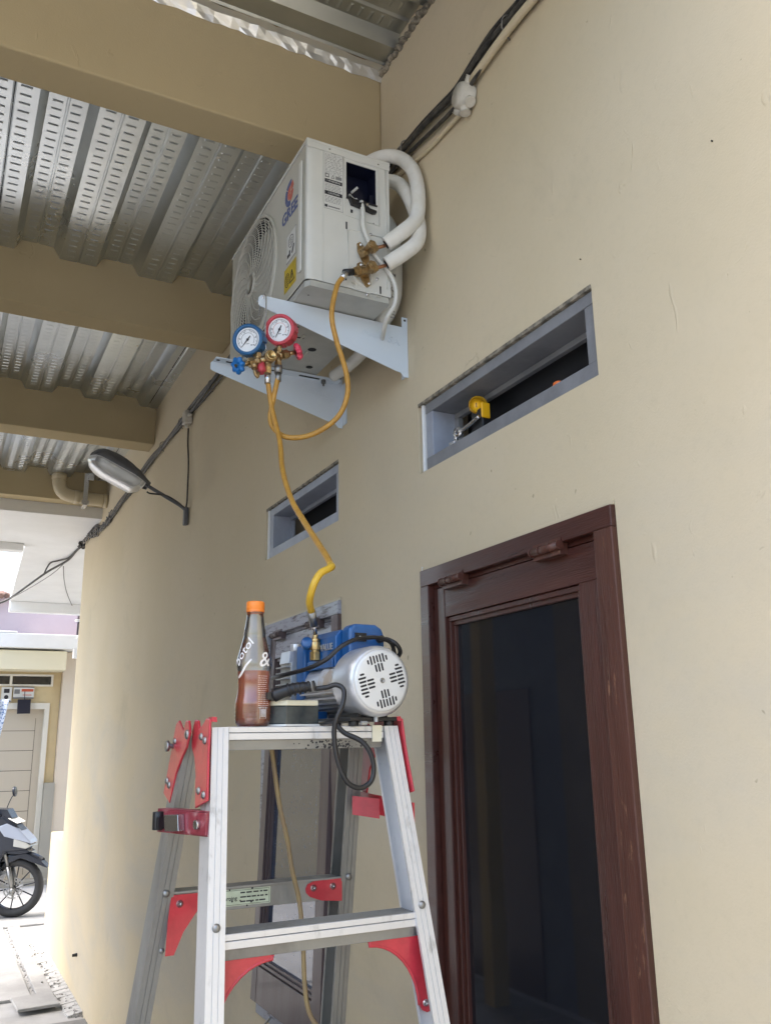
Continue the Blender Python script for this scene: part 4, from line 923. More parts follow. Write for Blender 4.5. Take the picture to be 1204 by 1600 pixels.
m.sheet(-.241, -.141, 3.167, 3.291, [(-.2355, -.1465, 3.1725, 3.2855)], frame((0, YA+.002, 0), (1, 0, 0), (0, 0, 1)), .001)
m.box((-.241, YA+.055, 3.165), (-.141, YA+.06, 3.293)); m.box((-.241, YA+.0035, 3.165), (-.238, YA+.055, 3.293)); m.box((-.144, YA+.0035, 3.165), (-.141, YA+.055, 3.293)); m.box((-.238, YA+.0035, 3.287), (-.144, YA+.055, 3.293)); m.box((-.238, YA+.0035, 3.163), (-.144, YA+.055, 3.168))
m.mat(0); m.box((-.236, YA+.03, 3.175), (-.17, YA+.05, 3.225)); m.box((-.160, YA+.01, 3.17), (-.148, YA+.05, 3.21))
m.mat(2); m.cyl((-.207, YA+.03, 3.215), (-.196, YA+.012, 3.224), .0035, n=8); m.box((-.218, YA+.022, 3.198), (-.212, YA+.028, 3.204)); m.box((-.197, YA+.022, 3.192), (-.193, YA+.028, 3.197))
m.tube([(-.215, YA+.02, 3.20), (-.208, YA+.012, 3.186), (-.19, YA+.008, 3.18)], .0013, 5, 4); m.mat(3); m.tube([(-.188, YA+.01, 3.184), (-.175, YA+.006, 3.175), (-.165, YA+.01, 3.180), (-.168, YA+.02, 3.19)], .0014, 5, 4)
m.mat(0); m.box((-.170, YA+.004, 3.166), (-.146, YA+.02, 3.172)); m.build('terminal_box', ac)
m = MB('black', 'steel'); on_side(m); m.prism([(-.231, 3.167), (-.222, 3.170), (-.205, 3.160), (-.188, 3.165), (-.170, 3.152), (-.150, 3.150), (-.150, 3.143), (-.160, 3.140), (-.190, 3.146), (-.225, 3.150)], .001, .012); m.box((-.238, 3.168, .0015), (-.144, 3.172, .006))
m.mat(1); m.lathe([(0, .017), (.0035, .016), (.004, .012), (.004, .010)], 10, (-.180, 3.157, 0)); m.build('cable_clamp', ac, bev=.001)
m = MB('ink'); on_side(m, .0006)
for (x, z, wd, h) in ((-.2365, 3.086, .0045, .022), (-.239, 2.932, .0045, .022), (-.137, 2.917, .0045, .022), (-.221, 3.134, .006, .010), (-.155, 3.115, .003, .003)): m.box((x-wd/2, z-h/2, 0), (x+wd/2, z+h/2, .0006))
build_split(m, 'slot', ac)
# embossed outlines on side panel
m = MB('ac'); on_side(m)
def ridge(m, pts, r=.0016): m.tube([(p[0], p[1], .0002) for p in pts], r, 6, 1, smooth=False)
ridge(m, [(-.244, 3.296), (-.138, 3.294), (-.137, 3.112), (-.243, 3.117), (-.244, 3.296)]); ridge(m, [(-.232, 3.075), (-.218, 3.078), (-.112, 3.078)]); ridge(m, [(-.232, 3.075), (-.233, 2.925), (-.212, 2.915)])
ridge(m, [(-.116, 3.30), (-.116, 2.925)]); ridge(m, [(-.226, 2.912), (-.215, 2.902), (-.168, 2.900), (-.166, 2.890)]); ridge(m, [(-.150, 2.906), (-.150, 2.897), (-.135, 2.897)])
m.lathe([(.030, 0), (.028, .003), (.024, .004), (.021, .002), (.020, 0)], 30, (-.187, 2.945, 0)); m.lathe([(.012, 0), (.010, .0018), (.008, 0)], 18, (-.215, 2.912, 0))
m.box((-.3035, ZA+.018, 0), (-.3020, 3.312, .0012)); m.build('pressed_ridge', ac)
m = MB('steel')
for (x, z) in ((-.287, 3.306), (-.139, 3.306), (-.164, 3.079), (-.146, 2.948), (-.176, 2.894)): m.screw((x, YA-.0005, z), (0, -1, 0), .0042, .0026)
m.mat(0); m.screw((-.205, YA-.0005, 3.309), (0, -1, 0), .002, .001); build_split(m, 'screw', ac)
def valve(zc, port):
    m = MB('brass', 'steel', 'copper')
    yb = YA-.001; m.mat(0)
    fl = frame((-.190, yb, zc), (1, 0, 0), (0, 0, 1)); m.prism([(-.017, .030), (-.008, .036), (0, .030), (.018, -.004), (.020, -.028), (.012, -.034), (.003, -.030), (-.016, .008)], 0, .005, fl)
    m.mat(1); m.screw((-.195, yb-.005, zc+.028), (0, -1, 0), .0045, .003); m.screw((-.172, yb-.005, zc-.022), (0, -1, 0), .0045, .003); m.mat(0)
    c0 = V(-.186, yb-.022, zc+.004); m.cyl((c0.x, yb-.004, c0.z), (c0.x, yb-.040, c0.z), .0125, .011, n=16); m.cyl((c0.x, yb-.040, c0.z), (c0.x, yb-.054, c0.z), .0135, n=6); m.cyl((c0.x, yb-.054, c0.z), (c0.x, yb-.058, c0.z), .009, n=16)
    r_ = V(.80, 0, .42).normalized(); m.cyl(c0, c0+r_*.032, .009, n=14); m.cyl(c0+r_*.012, c0+r_*.026, .0125, n=6)
    m.mat(2); m.cyl(c0+r_*.032, c0+r_*.062, .0048, n=10); m.mat(0)
    if port:
        l_ = V(-.90, -.15, -.40).normalized(); m.cyl(c0, c0+l_*.028, .010, n=16); m.cyl(c0+l_*.026, c0+l_*.046, .0125, n=6); m.cyl(c0+l_*.030, c0+l_*.034, .0145, n=18); m.cyl(c0+l_*.046, c0+l_*.052, .008, n=12)
    else:
        m.cyl(c0, c0+V(-.018, 0, -.016), .011, n=12)
    m.build('service_valve', ac, bev=.0008)
    return c0+r_*.062
e1 = valve(3.008, False); e2 = valve(2.948, True)
def sleeve(pts, name='insulated_pipe'):
    m = MB('foam', 'dark'); m.tube(pts, .0205, 20, 8); d_ = (V(*pts[0])-V(*pts[1])).normalized(); p0 = V(*pts[0]); m.mat(1); m.cyl(p0+d_*.0004, p0+d_*.0012, .0125, n=18); m.build(name, ac)
sleeve([tuple(e1+V(.002, 0, .004)), (-.092, 1.80, 3.078), (-.050, 1.80, 3.128), (-.034, 1.81, 3.20), (-.028, 1.83, 3.28), (-.030, 1.86, 3.345), (-.045, 1.90, 3.395), (-.078, 1.93, 3.408), (-.115, 1.97, 3.395), (-.150, 2.03, 3.35), (-.16, 2.10, 3.335)])
sleeve([tuple(e2+V(.002, 0, .004)), (-.088, 1.80, 3.015), (-.048, 1.80, 3.06), (-.030, 1.82, 3.13), (-.030, 1.85, 3.21), (-.034, 1.88, 3.27), (-.045, 1.91, 3.315), (-.070, 1.95, 3.335), (-.09, 2.05, 3.33), (-.085, 2.2, 3.25)])
m = MB('whitepipe'); m.tube([(-.193, YA-.004, 3.170), (-.192, YA-.012, 3.13), (-.192, YA-.012, 3.09), (-.178, YA-.010, 3.055), (-.155, YA-.010, 3.01), (-.120, YA-.012, 2.975), (-.096, YA-.010, 2.93), (-.094, YA+.0, 2.885), (-.108, YA+.02, 2.850), (-.09, YA+.08, 2.83), (-.04, YA+.2, 2.85)], .0062, 10, 6); m.build('power_cable', ac)
# wide flattened drain duct curling behind the cabinet, with printed text
m = MB('whitepipe', 'inkgrey'); dpts = [(-.075, 2.02, 3.235), (-.058, 1.985, 3.215), (-.052, 1.965, 3.15), (-.050, 1.96, 3.05), (-.054, 1.965, 2.96), (-.068, 1.98, 2.90), (-.075, 2.03, 2.868), (-.07, 2.12, 2.855), (-.07, 2.22, 2.855), (-.075, 2.30, 2.86)]
m.tube(dpts, lambda t: .038 if t < .42 else .038-.020*min(1, (t-.42)/.2), 22, 8)
m.mat(1)
for k, (ch, z) in enumerate((('B', 3.085), ('2', 3.02), ('2', 2.998), ('C', 2.974), ('T', 2.95), ('H', 2.915), ('U', 2.895))): m.text(ch, .022, frame((-.058, 1.9215 if z > 2.93 else 1.9285, z), (0.1, -.0, 1), (-1, -.0, .1)), .001)
m.build('drain_duct', ac)

# ------------------------------------------------------------------ brackets
def bracket(y, sgn, label):
    t_ = thing('wall_bracket', (0, y, 2.73), label, 'bracket', 'brackets carrying the air conditioner')
    XZf = frame((0, y+(.003 if sgn > 0 else 0), 0), (1, 0, 0), (0, 0, 1))     # local n = -y
    m = MB('bracket', 'dark')
    m.prism([(-.0005, 2.728), (-.0005, 2.912), (-.019, 2.912), (-.019, 2.880), (-.436, 2.882), (-.443, 2.874), (-.443, 2.853), (-.436, 2.849), (-.040, 2.742), (-.026, 2.740), (-.016, 2.728)], 0, .003, XZf)
    m.mat(1); m.lathe([(0, .0034), (.0038, .0034)], 14, (-.0095, y+(.003 if sgn > 0 else 0), 2.902), (0, -1, 0)); m.build('web_plate', t_, bev=.0008, seg=1)
    m = MB('bracket', 'dark'); y2 = y+sgn*.036; ya, yb = sorted((y+sgn*.003, y2))
    m.box((-.436, ya, 2.8785), (-.020, yb, 2.8815)); m.mat(1)
    for x in (-.40, -.30, -.16): m.box((x, (ya+yb)/2-.004, 2.8775), (x+.07, (ya+yb)/2+.004, 2.8784))
    m.lathe([(0, 0), (.006, 0)], 12, (-.425, (ya+yb)/2, 2.8782), (0, 0, -1)); m.build('top_flange', t_)
    m = MB('bracket'); ya, yb = sorted((y+sgn*.003, y+sgn*.036)); m.box((-.0035, ya, 2.735), (-.0005, yb, 2.878)); m.mat(0); m.build('wall_flange', t_)
    m = MB('bracket'); m.text('NOUSA', .030, frame((-.085, y+(.003 if sgn > 0 else 0)-.0032, 2.835), (1, 0, -.10), (0, 0, 1)), .0012, xs=1.15, bold=.0002); m.build('embossed_lettering', t_)
    m = MB('bolt')
    for x in (-.075, -.30): yy = y+sgn*.018; m.lathe([(0, -.0195), (.004, -.0195), (.004, -.0115), (.008, -.0115), (.008, 0)], 6, (x, yy, 2.8775), sm=False)
    build_split(m, 'bolt', t_)
    return t_
bracket(1.950, 1, 'near pale blue bracket arm with gauge hook on its tip')
bracket(2.400, -1, 'far pale blue bracket arm behind the blue gauge')

# ------------------------------------------------------------------ manifold gauges
mf = thing('manifold_gauge_set', (-.42, 1.93, 2.66), 'brass manifold with red and blue pressure gauges hanging from bracket tip', 'gauge set')
m = MB('steel'); m.tube([(-.432, 1.953, 2.868), (-.430, 1.945, 2.881), (-.428, 1.938, 2.874), (-.428, 1.934, 2.85), (-.430, 1.930, 2.80), (-.431, 1.926, 2.745), (-.429, 1.924, 2.715)], .0018, 6, 6); m.tube([(-.432, 1.958, 2.875), (-.436, 1.962, 2.85), (-.438, 1.958, 2.825), (-.435, 1.952, 2.822)], .0015, 6, 4); m.build('hanging_hook', mf)
bar0, bar1 = V(-.485, 1.932, 2.667), V(-.355, 1.925, 2.722); bd = (bar1-bar0).normalized(); mid = (bar0+bar1)/2
m = MB('brass', 'brassg'); upv = V(-.30, 0, .95).normalized()
m.cyl(bar0+bd*.015, bar1-bd*.012, .0088, n=14)
for s, r, l in ((.022, .0125, .014), (.040, .0105, .010), (.118, .0125, .014), (.104, .0105, .008)): m.cyl(bar0+bd*(s-l/2), bar0+bd*(s+l/2), r, n=6 if r > .011 else 14)
m.cyl(bar0-bd*.006, bar0+bd*.02, .006, n=10); m.cyl(bar1-bd*.02, bar1+bd*.008, .006, n=10)
m.cyl(mid+V(0, .012, 0), mid+V(0, -.020, 0), .015, n=18); m.mat(1); m.lathe([(.0125, 0), (.0125, .004), (.009, .005), (.009, .002), (0, .002)], 18, mid+V(0, -.020, 0), (0, -1, 0)); m.mat(0)
G = {'blue': (V(-.470, 1.936, 2.737), 'bluerub'), 'red': (V(-.389, 1.926, 2.778), 'redrub')}
nrm = V(-.62, -.72, -.16).normalized()
for q, s in (('blue', .040), ('red', .098)):
    p = bar0+bd*s; gcn = G[q][0]; m.cyl(p, p+V(0, 0, .022), .0085, n=12); m.cyl(p+V(0, 0, .018), gcn+V(.004, .010, -.030), .0065, n=10); m.cyl(p+V(0, 0, .010), p+V(0, 0, .020), .0105, n=6)
for s in (.068, .098): p = bar0+bd*s; m.cyl(p, p+V(0, -.002, -.030), .008, n=12); m.cyl(p+V(0, -.001, -.018), p+V(0, -.002, -.028), .0100, n=6)
p = bar0+bd*.030; m.cyl(p, p+V(0, -.004, -.020), .008, n=12); m.tube([p+V(0, -.006, -.016), p+V(-.002, -.012, -.032), p+V(.006, -.01, -.044), p+V(.010, -.006, -.030)], .0042, 8, 5)
m.build('manifold_body', mf)
m = MB('redrub'); p = bar0+bd*.050; m.cyl(p+V(0, .004, -.008), p+V(.002, .0, -.034), .011, n=14); m.build('red_port_cap', mf)
for q in ('blue', 'red'):
    cpos, rub = G[q]; A = axisframe(cpos, nrm)
    A = A @ Matrix.Scale(.95, 4)
    m = MB(rub); m.at(A)
    m.lathe([(0, -.030), (.030, -.030), (.0385, -.026), (.0415, -.020), (.0415, .004), (.0430, .006), (.0430, .014), (.0385, .017), (.0345, .017), (.033, .010), (0, .010)], 48, (0, 0, 0), (0, 0, 1))
    for i in range(12):
        t = i*math.pi/6; m.at(A @ Matrix.Rotation(t, 4, 'Z')); m.box((.0405, -.0080, -.020), (.0432, .0080, .004))
    gb = m.build(q+'_gauge' if False else 'gauge', mf, bev=.0012, label=q+' rubber booted pressure gauge')
    m = MB('dial', 'ink', 'redink'); m.at(A @ Matrix.Rotation(R_(-90 if False else 0), 4, 'Z'))
    # local y is 'up' on the dial
    m.lathe([(0, .0105), (.0328, .0105)], 40, (0, 0, 0), (0, 0, 1)); m.mat(1)
    for i in range(37):
        t = R_(225-i*7.5); l = .0045 if i % 4 == 0 else .0025; m.at(A @ Matrix.Rotation(t, 4, 'Z')); m.box((.0275-l, -.0003 if i % 4 else -.0006, .0106), (.0275, .0003 if i % 4 else .0006, .0110))
    m.at(A); m.tube([(.0282*math.cos(R_(225-i*10)), .0282*math.sin(R_(225-i*10)), .0107) for i in range(28)], .0004, 4, 1, smooth=False)
    m.mat(2 if q == 'red' else 1); m.tube([(.0185*math.cos(R_(215-i*10)), .0185*math.sin(R_(215-i*10)), .0107) for i in range(26)], .0005, 4, 1, smooth=False); m.mat(1)
    for i, s in enumerate(('0', '50', '100', '150', '200', '250') if q == 'blue' else ('0', '100', '200', '300', '400', '500')): t = R_(225-i*54); m.text(s, .0042, Matrix.Translation((.0225*math.cos(t), .0225*math.sin(t), .0106)), .0003)
    m.text('kg/cm', .0035, Matrix.Translation((0, -.011, .0106)), .0003); m.build('dial', gb)
    m = MB('ink'); t = R_(228 if q == 'blue' else 240); m.at(A @ Matrix.Rotation(t, 4, 'Z')); m.prism([(-.012, -.0012), (.0, -.0016), (.025, -.0003), (.025, .0003), (0, .0016), (-.012, .0012)], .0125, .0132); m.lathe([(0, .0145), (.003, .014), (.003, .0106)], 14); m.at(A); m.lathe([(0, .0115), (.0018, .0115)], 10, (.010, -.016, 0)); m.build('needle', gb)
def knob(c0, ax, mt):
    A = axisframe(c0, ax); m = MB(mt); m.at(A)
    m.lathe([(0, -.006), (.014, -.007), (.019, -.005), (.021, 0), (.019, .006), (.012, .009), (.009, .006), (0, .006)], 56, fn=lambda t, h: 1+.13*math.cos(7*t))
    m.build('valve_knob', mf, label=('pink red' if mt == 'redknob' else 'blue')+' lobed valve knob')
    m = MB('brassg'); m.at(A); m.cyl((0, 0, .005), (0, 0, .0095), .004, n=8); m.build('knob_screw', mf)
knob(bar0-bd*.014, -bd+V(-.1, -.45, 0), 'blueknob'); knob(bar1+bd*.014, bd+V(.1, -.25, 0), 'redknob')

# ------------------------------------------------------------------ charging hoses
pA = V(-.186, YA-.023, 2.952)+V(-.90, -.15, -.40).normalized()*.052
A_ = [tuple(pA), tuple(pA+V(-.014, -.003, -.007)), (-.268, 1.80, 2.900), (-.287, 1.8, 2.865), (-.301, 1.8, 2.786), (-.289, 1.8, 2.719), (-.258, 1.81, 2.642), (-.249, 1.82, 2.587), (-.262, 1.84, 2.536), (-.297, 1.86, 2.5), (-.34, 1.88, 2.479), (-.383, 1.9, 2.479), (-.407, 1.92, 2.506), (-.412, 1.93, 2.539), (-.405, 1.925, 2.593), tuple(bar0+bd*.098+V(0, -.003, -.058))]
h1 = thing('charging_hose', A_[9], 'ochre hose looping from air conditioner valve to the gauge manifold', 'hose', 'yellow charging hoses')
m = MB('hose'); m.tube(A_[2:], .0066, 12, 7); m.build('hose_tube', h1)
m = MB('black', 'steel', 'bolt'); m.mat(0); m.cyl(pA, pA+V(-.026, -.004, -.011), .0095, n=14); m.mat(2); m.cyl(pA+V(-.024, -.004, -.010), V(-.268, 1.80, 2.900), .0045, n=10); m.mat(1); m.cyl(V(-.262, 1.80, 2.909), V(-.272, 1.80, 2.892), .008, n=12); m.build('hose_fitting', h1)
m = MB('black', 'steel', 'bolt')
pe = bar0+bd*.098; m.mat(2); m.cyl(pe+V(0, -.002, -.028), pe+V(0, -.002, -.048), .0105, n=14); m.mat(2); m.cyl(pe+V(0, -.002, -.048), V(*A_[-1])+V(0, 0, -.012), .0078, n=12); m.build('hose_fitting', h1)
B_ = [(-.42, 1.93, 2.640), (-.417, 1.93, 2.61), (-.411, 1.92, 2.553), (-.404, 1.88, 2.457), (-.425, 1.8, 2.357), (-.433, 1.72, 2.266), (-.43, 1.65, 2.199), (-.439, 1.55, 2.129), (-.449, 1.48, 2.085), (-.4545, 1.455, 2.068)]
B2 = [(-.4545, 1.455, 2.068), (-.460, 1.435, 2.060), (-.472, 1.425, 2.053), (-.49, 1.42, 2.042), (-.503, 1.42, 2.019), (-.502, 1.44, 1.994), (-.4865, 1.468, 1.979)]
pc = bar0+bd*.068
B_[0] = tuple(pc+V(0, -.003, -.060))
h2 = thing('charging_hose', (-.43, 1.6, 2.1), 'long yellow hose hanging from gauge manifold down to the vacuum pump', 'hose', 'yellow charging hoses')
m = MB('hose', 'hosey'); allB = B_+B2[1:]; m.tube(B_, .0064, 12, 7); m.mat(1); m.tube(B2, .0068, 12, 8); m.build('hose_tube', h2)
m = MB('steel', 'brassg', 'bolt'); m.mat(2); m.cyl(V(-.4875, 1.466, 1.980), V(-.475, 1.483, 1.957), .0082, n=12); m.mat(0); m.cyl(V(-.475, 1.483, 1.957), V(-.468, 1.495, 1.943), .0045, n=10); m.build('hose_fitting', h2)
m = MB('steel', 'brassg', 'bolt'); m.mat(1); m.cyl(pc+V(0, -.002, -.026), pc+V(0, -.002, -.042), .0100, n=6); m.mat(0); m.cyl(pc+V(0, -.002, -.042), V(*B_[0])+V(0, 0, -.010), .0078, n=12)
m.build("hose_fitting", h2)
m = MB('hosed'); m.tube([(-.559, 1.475, 1.757), (-.558, 1.47, 1.735), (-.553, 1.47, 1.705), (-.542, 1.47, 1.641), (-.524, 1.48, 1.587), (-.51, 1.49, 1.534), (-.492, 1.5, 1.48), (-.485, 1.5, 1.418), (-.481, 1.5, 1.349), (-.472, 1.5, 1.305), (-.450, 1.5, 1.278), (-.41, 1.52, 1.268), (-.36, 1.56, 1.20), (-.34, 1.6, .9), (-.33, 1.62, .03)], .0040, 10, 6)
tag(m.build('hanging_tube', orig=(-.33, 1.62, .02)), 'dull yellow tube hanging behind the ladder rungs', 'tube')

# ------------------------------------------------------------------ ladder
ZT = 1.772; CX = -.5325; SL = .235; FL = .058
lad = thing('step_ladder', (CX, 1.44, 0), 'aluminium step ladder with red hinges below the air conditioner', 'ladder')
def rail(side, front, name, mt):
    """C section swept from top to foot; side -1 left/+1 right"""
    hw = .1645 if front else .163; cx = CX if front else -.545; fl = FL; cd_ = 0 if front else -.03
    wd, dp = .027, .052
    # section in local (u outward, w depth-away-from-face) ; web outside
    sec = [(0, 0), (-wd*.32, 0), (-wd*.32, .0012), (-wd*.36, .0012), (-wd*.36, 0), (-wd*.64, 0), (-wd*.64, .0012), (-wd*.68, .0012), (-wd*.68, 0), (-wd, 0), (-wd, .006), (-wd+.002, .006), (-wd+.002, .0025), (-.0025, .0025), (-.0025, dp-.0025), (-wd+.002, dp-.0025), (-wd+.002, dp-.006), (-wd, dp-.006), (-wd, dp), (0, dp)]
    m = MB(mt); top = []; bot = []
    zt = ZT if front else ZT-.012
    for zz, L in ((zt, top), (0.012, bot)):
        dz = ZT-zz
        for u, w_ in sec:
            x = cx+cd_*dz+side*(hw+FL*dz+u)
            y = (1.36-SL*dz+w_) if front else (1.462+SL*dz+w_)
            L.append(m.P((x, y, zz)))
    n = len(sec)
    for j in range(n):
        k = (j+1) % n; m.F((top[j], top[k], bot[k], bot[j]) if side > 0 else (top[k], top[j], bot[j], bot[k]))
    # end caps as strips (section is non convex)
    r_ = m.build(name, lad)
    m = MB('rubber'); dz = ZT; x = cx+cd_*dz+side*(hw+FL*dz-wd/2); y = (1.36-SL*dz+dp/2) if front else (1.462+SL*dz+dp/2)
    m.box((x-wd/2-.004, y-dp/2-.004, 0), (x+wd/2+.004, y+dp/2+.004, .045)); m.build('rubber_foot', r_, bev=.004)
    m = MB('bolt')
    for k in range(1, 6):
        zz = ZT-.29*k+.012 if front else ZT-.262-.29*(k-1); dz = ZT-zz
        if zz < .1: continue
        x = cx+cd_*dz+side*(hw+FL*dz-wd*.5); y = (1.36-SL*dz) if front else (1.462+SL*dz)
        m.screw((x, y, zz-.0), (0, -1, 0), .0062, .005)
        if not front or side < 0: m.screw((cx+side*(hw+FL*(dz+.09)-wd*.5), (1.36-SL*(dz+.09)) if front else (1.462+SL*(dz+.09)), zz-.09), (0, -1, 0), .0045, .003) if not front else None
    build_split(m, 'rivet', r_)
    return r_
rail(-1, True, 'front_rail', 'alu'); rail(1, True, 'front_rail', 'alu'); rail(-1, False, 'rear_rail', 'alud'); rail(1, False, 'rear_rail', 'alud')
def rung(z, front, top=False):
    dz = ZT-z; cx = CX if front else -.545-.03*dz; hw = (.1645 if front else .163)+FL*dz
    xa, xb = cx-hw+.0255, cx+hw-.0255
    if top: xa, xb = cx-hw+.0275, cx+hw-.0275
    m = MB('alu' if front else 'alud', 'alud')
    if front:
        y = 1.36-SL*dz
        m.box((xa, y+.001, z-.0085), (xb, y+.006, z)); m.box((xa, y+.0005, z-.020), (xb, y+.0055, z-.0095)); m.mat(0 if top else 1)
        m.box((xa, y+.0062, z-.003), (xb, y+.053, z-.0005))
        for q in range(6): m.box((xa, y+.010+q*.007, z-.0005), (xb, y+.012+q*.007, z+.0008))
        m.mat(1); m.hexa([(xa, y+.010, z-.036), (xb, y+.010, z-.036), (xb, y+.0125, z-.036), (xa, y+.0125, z-.036), (xa, y+.0062, z-.020), (xb, y+.0062, z-.020), (xb, y+.0085, z-.020), (xa, y+.0085, z-.020)])
        m.box((xa, y+.0128, z-.036), (xb, y+.020, z-.0345)); m.box((xa, y+.050, z-.03), (xb, y+.053, z-.003))
    else:
        y = 1.462+SL*dz
        m.box((xa, y+.004, z-.036), (xb, y+.0065, z)); m.box((xa, y+.0066, z-.003), (xb, y+.05, z-.0005)); m.mat(0); m.box((xa, y+.002, z-.003), (xb, y+.004, z+.001))
        m.box((xa, y+.048, z-.022), (xb, y+.052, z-.0035))
    r_ = m.build('step' if front else 'rear_rung', lad, bev=.0006, seg=1)
    return xa, xb, y, r_
rung(ZT, True, True)
for k in range(1, 6): rung(ZT-.288*k, True)
rear = [rung(ZT-.262-.29*k, False) for k in range(6) if ZT-.262-.29*k > .1]
# rear top bar (narrow)
m = MB('alud'); m.box((-.545-.135, 1.49, ZT-.036), (-.545+.135, 1.494, ZT-.004)); m.box((-.545-.135, 1.4942, ZT-.0065), (-.545+.135, 1.535, ZT-.004)); m.build('rear_top_bar', lad)
# gussets
def gusset(front, side, z, s=1.):
    dz = ZT-z; cx = CX if front else -.545-.03*dz; hw = (.1645 if front else .163)+FL*dz; xi = cx+side*(hw-.0045); y = (1.36-SL*dz+.012) if front else (1.462+SL*dz+.007)
    pts = [(0, 0)]; A_u, A_v = .098*s, .105*s
    out = [(A_u, .0)]
    for i in range(11):
        t = i/10*math.pi/2; out.append((A_u-(A_u-.018)*math.sin(t), -.006-(A_v-.012)*(1-math.cos(t))))
    out += [(.014, -A_v-.002), (.006, -A_v-.006), (-.004, -A_v-.003)]
    pl = [(0, 0)]+out
    m = MB('ladred', 'steel'); sh_ = lambda v: FL*(-v)
    P2 = [(xi-side*p[0]+side*sh_(p[1]), z-.036+p[1]) for p in pl]
    Fm = frame((0, y, 0), (1, 0, 0), (0, 0, 1)); m.prism(P2 if side < 0 else P2[::-1], -.0015, .0015, Fm)
    # rolled inner flange
    fl = [V(q[0], y-(.235 if front else -.235)*0, q[1]) for q in P2[1:13]]
    m.tube([(p.x, p.y+(.0), p.z) for p in fl], .0028, 6, 1, smooth=False)
    m.mat(1); m.lathe([(0, .004), (.003, .004), (.0055, .003), (.0055, .0015)], 14, (xi-side*.008+side*sh_(-A_v), y, z-.036-A_v+.008), (0, -1, 0))
    gq = m.build('corner_brace', lad)
for k in (1, 3, 5):
    for sd_ in (-1, 1): gusset(True, sd_, ZT-.288*k)
# red plates of the rear frame
xa, xb, yr, _ = rear[0]
m = MB('ladred', 'steel'); zr = ZT-.262; Fm = frame((0, yr+.0038, 0), (1, 0, 0), (0, 0, 1))
m.prism([(xb-.070, zr-.014), (xb-.066, zr-.007), (xb-.055, zr-.003), (xb, zr-.002), (xb, zr-.040), (xb-.040, zr-.036), (xb-.062, zr-.028), (xb-.069, zr-.021)], 0, .0022, Fm)
m.mat(1)
for dx, dzz in ((-.055, -.014), (-.018, -.014)): m.lathe([(0, .004), (.003, .0042), (.006, .003), (.006, .002)], 16, (xb+dx, yr+.0038, zr+dzz), (0, -1, 0))
m.build('corner_brace', lad)
m = MB('ladred', 'steel'); m.prism([(xa-.002, zr-.004), (xa+.056, zr-.004), (xa+.056, zr-.018), (xa+.04, zr-.034), (xa+.02, zr-.062), (xa+.006, zr-.095), (xa-.008, zr-.095), (xa-.006, zr-.04)][::-1], 0, .0022, Fm)
m.mat(1); m.lathe([(0, .004), (.003, .0042), (.006, .003), (.006, .002)], 16, (xa+.012, yr+.0038, zr-.018), (0, -1, 0)); m.build('corner_brace', lad)
# sticker on the rear rung
m = MB('sticker', 'ink'); m.at(frame((xa+.118, yr+.0036, zr-.0175), (1, 0, 0), (0, 0, 1))); m.box((-.052, -.013, 0), (.052, .013, .0004)); m.mat(1)
for q in ((-.050, -.0115, .050, -.011), (-.050, .011, .050, .0115), (-.050, -.0115, -.0495, .0115), (.0495, -.0115, .050, .0115)): m.box((q[0], q[1], .0004), (q[2], q[3], .0007))
for (a0, a1) in (((-.047, -.007), (-.037, -.007)), ((-.037, -.007), (-.042, .005)), ((-.042, .005), (-.047, -.007))): m.tube([(*a0, .0005), (*a1, .0005)], .0006, 4, 1, smooth=False)
m.text('warning', .009, Matrix.Translation((-.022, -.001, .0004)), .0003, bold=.0001)
rn = random.Random(5)
for i in range(3):
    x = -.002
    while x < .045: l = rn.uniform(.004, .011); m.box((x, .006-i*.007, .0004), (min(x+l, .047), .0082-i*.007, .0007)); x += l+rn.uniform(.001, .003)
for i in range(8): x, z = rn.uniform(-.05, .05), rn.uniform(-.014, .014); m.lathe([(0, .0008), (rn.uniform(.0008, .002), .0008)], 8, (x, z, 0))
m.build('warning_sticker', lad)
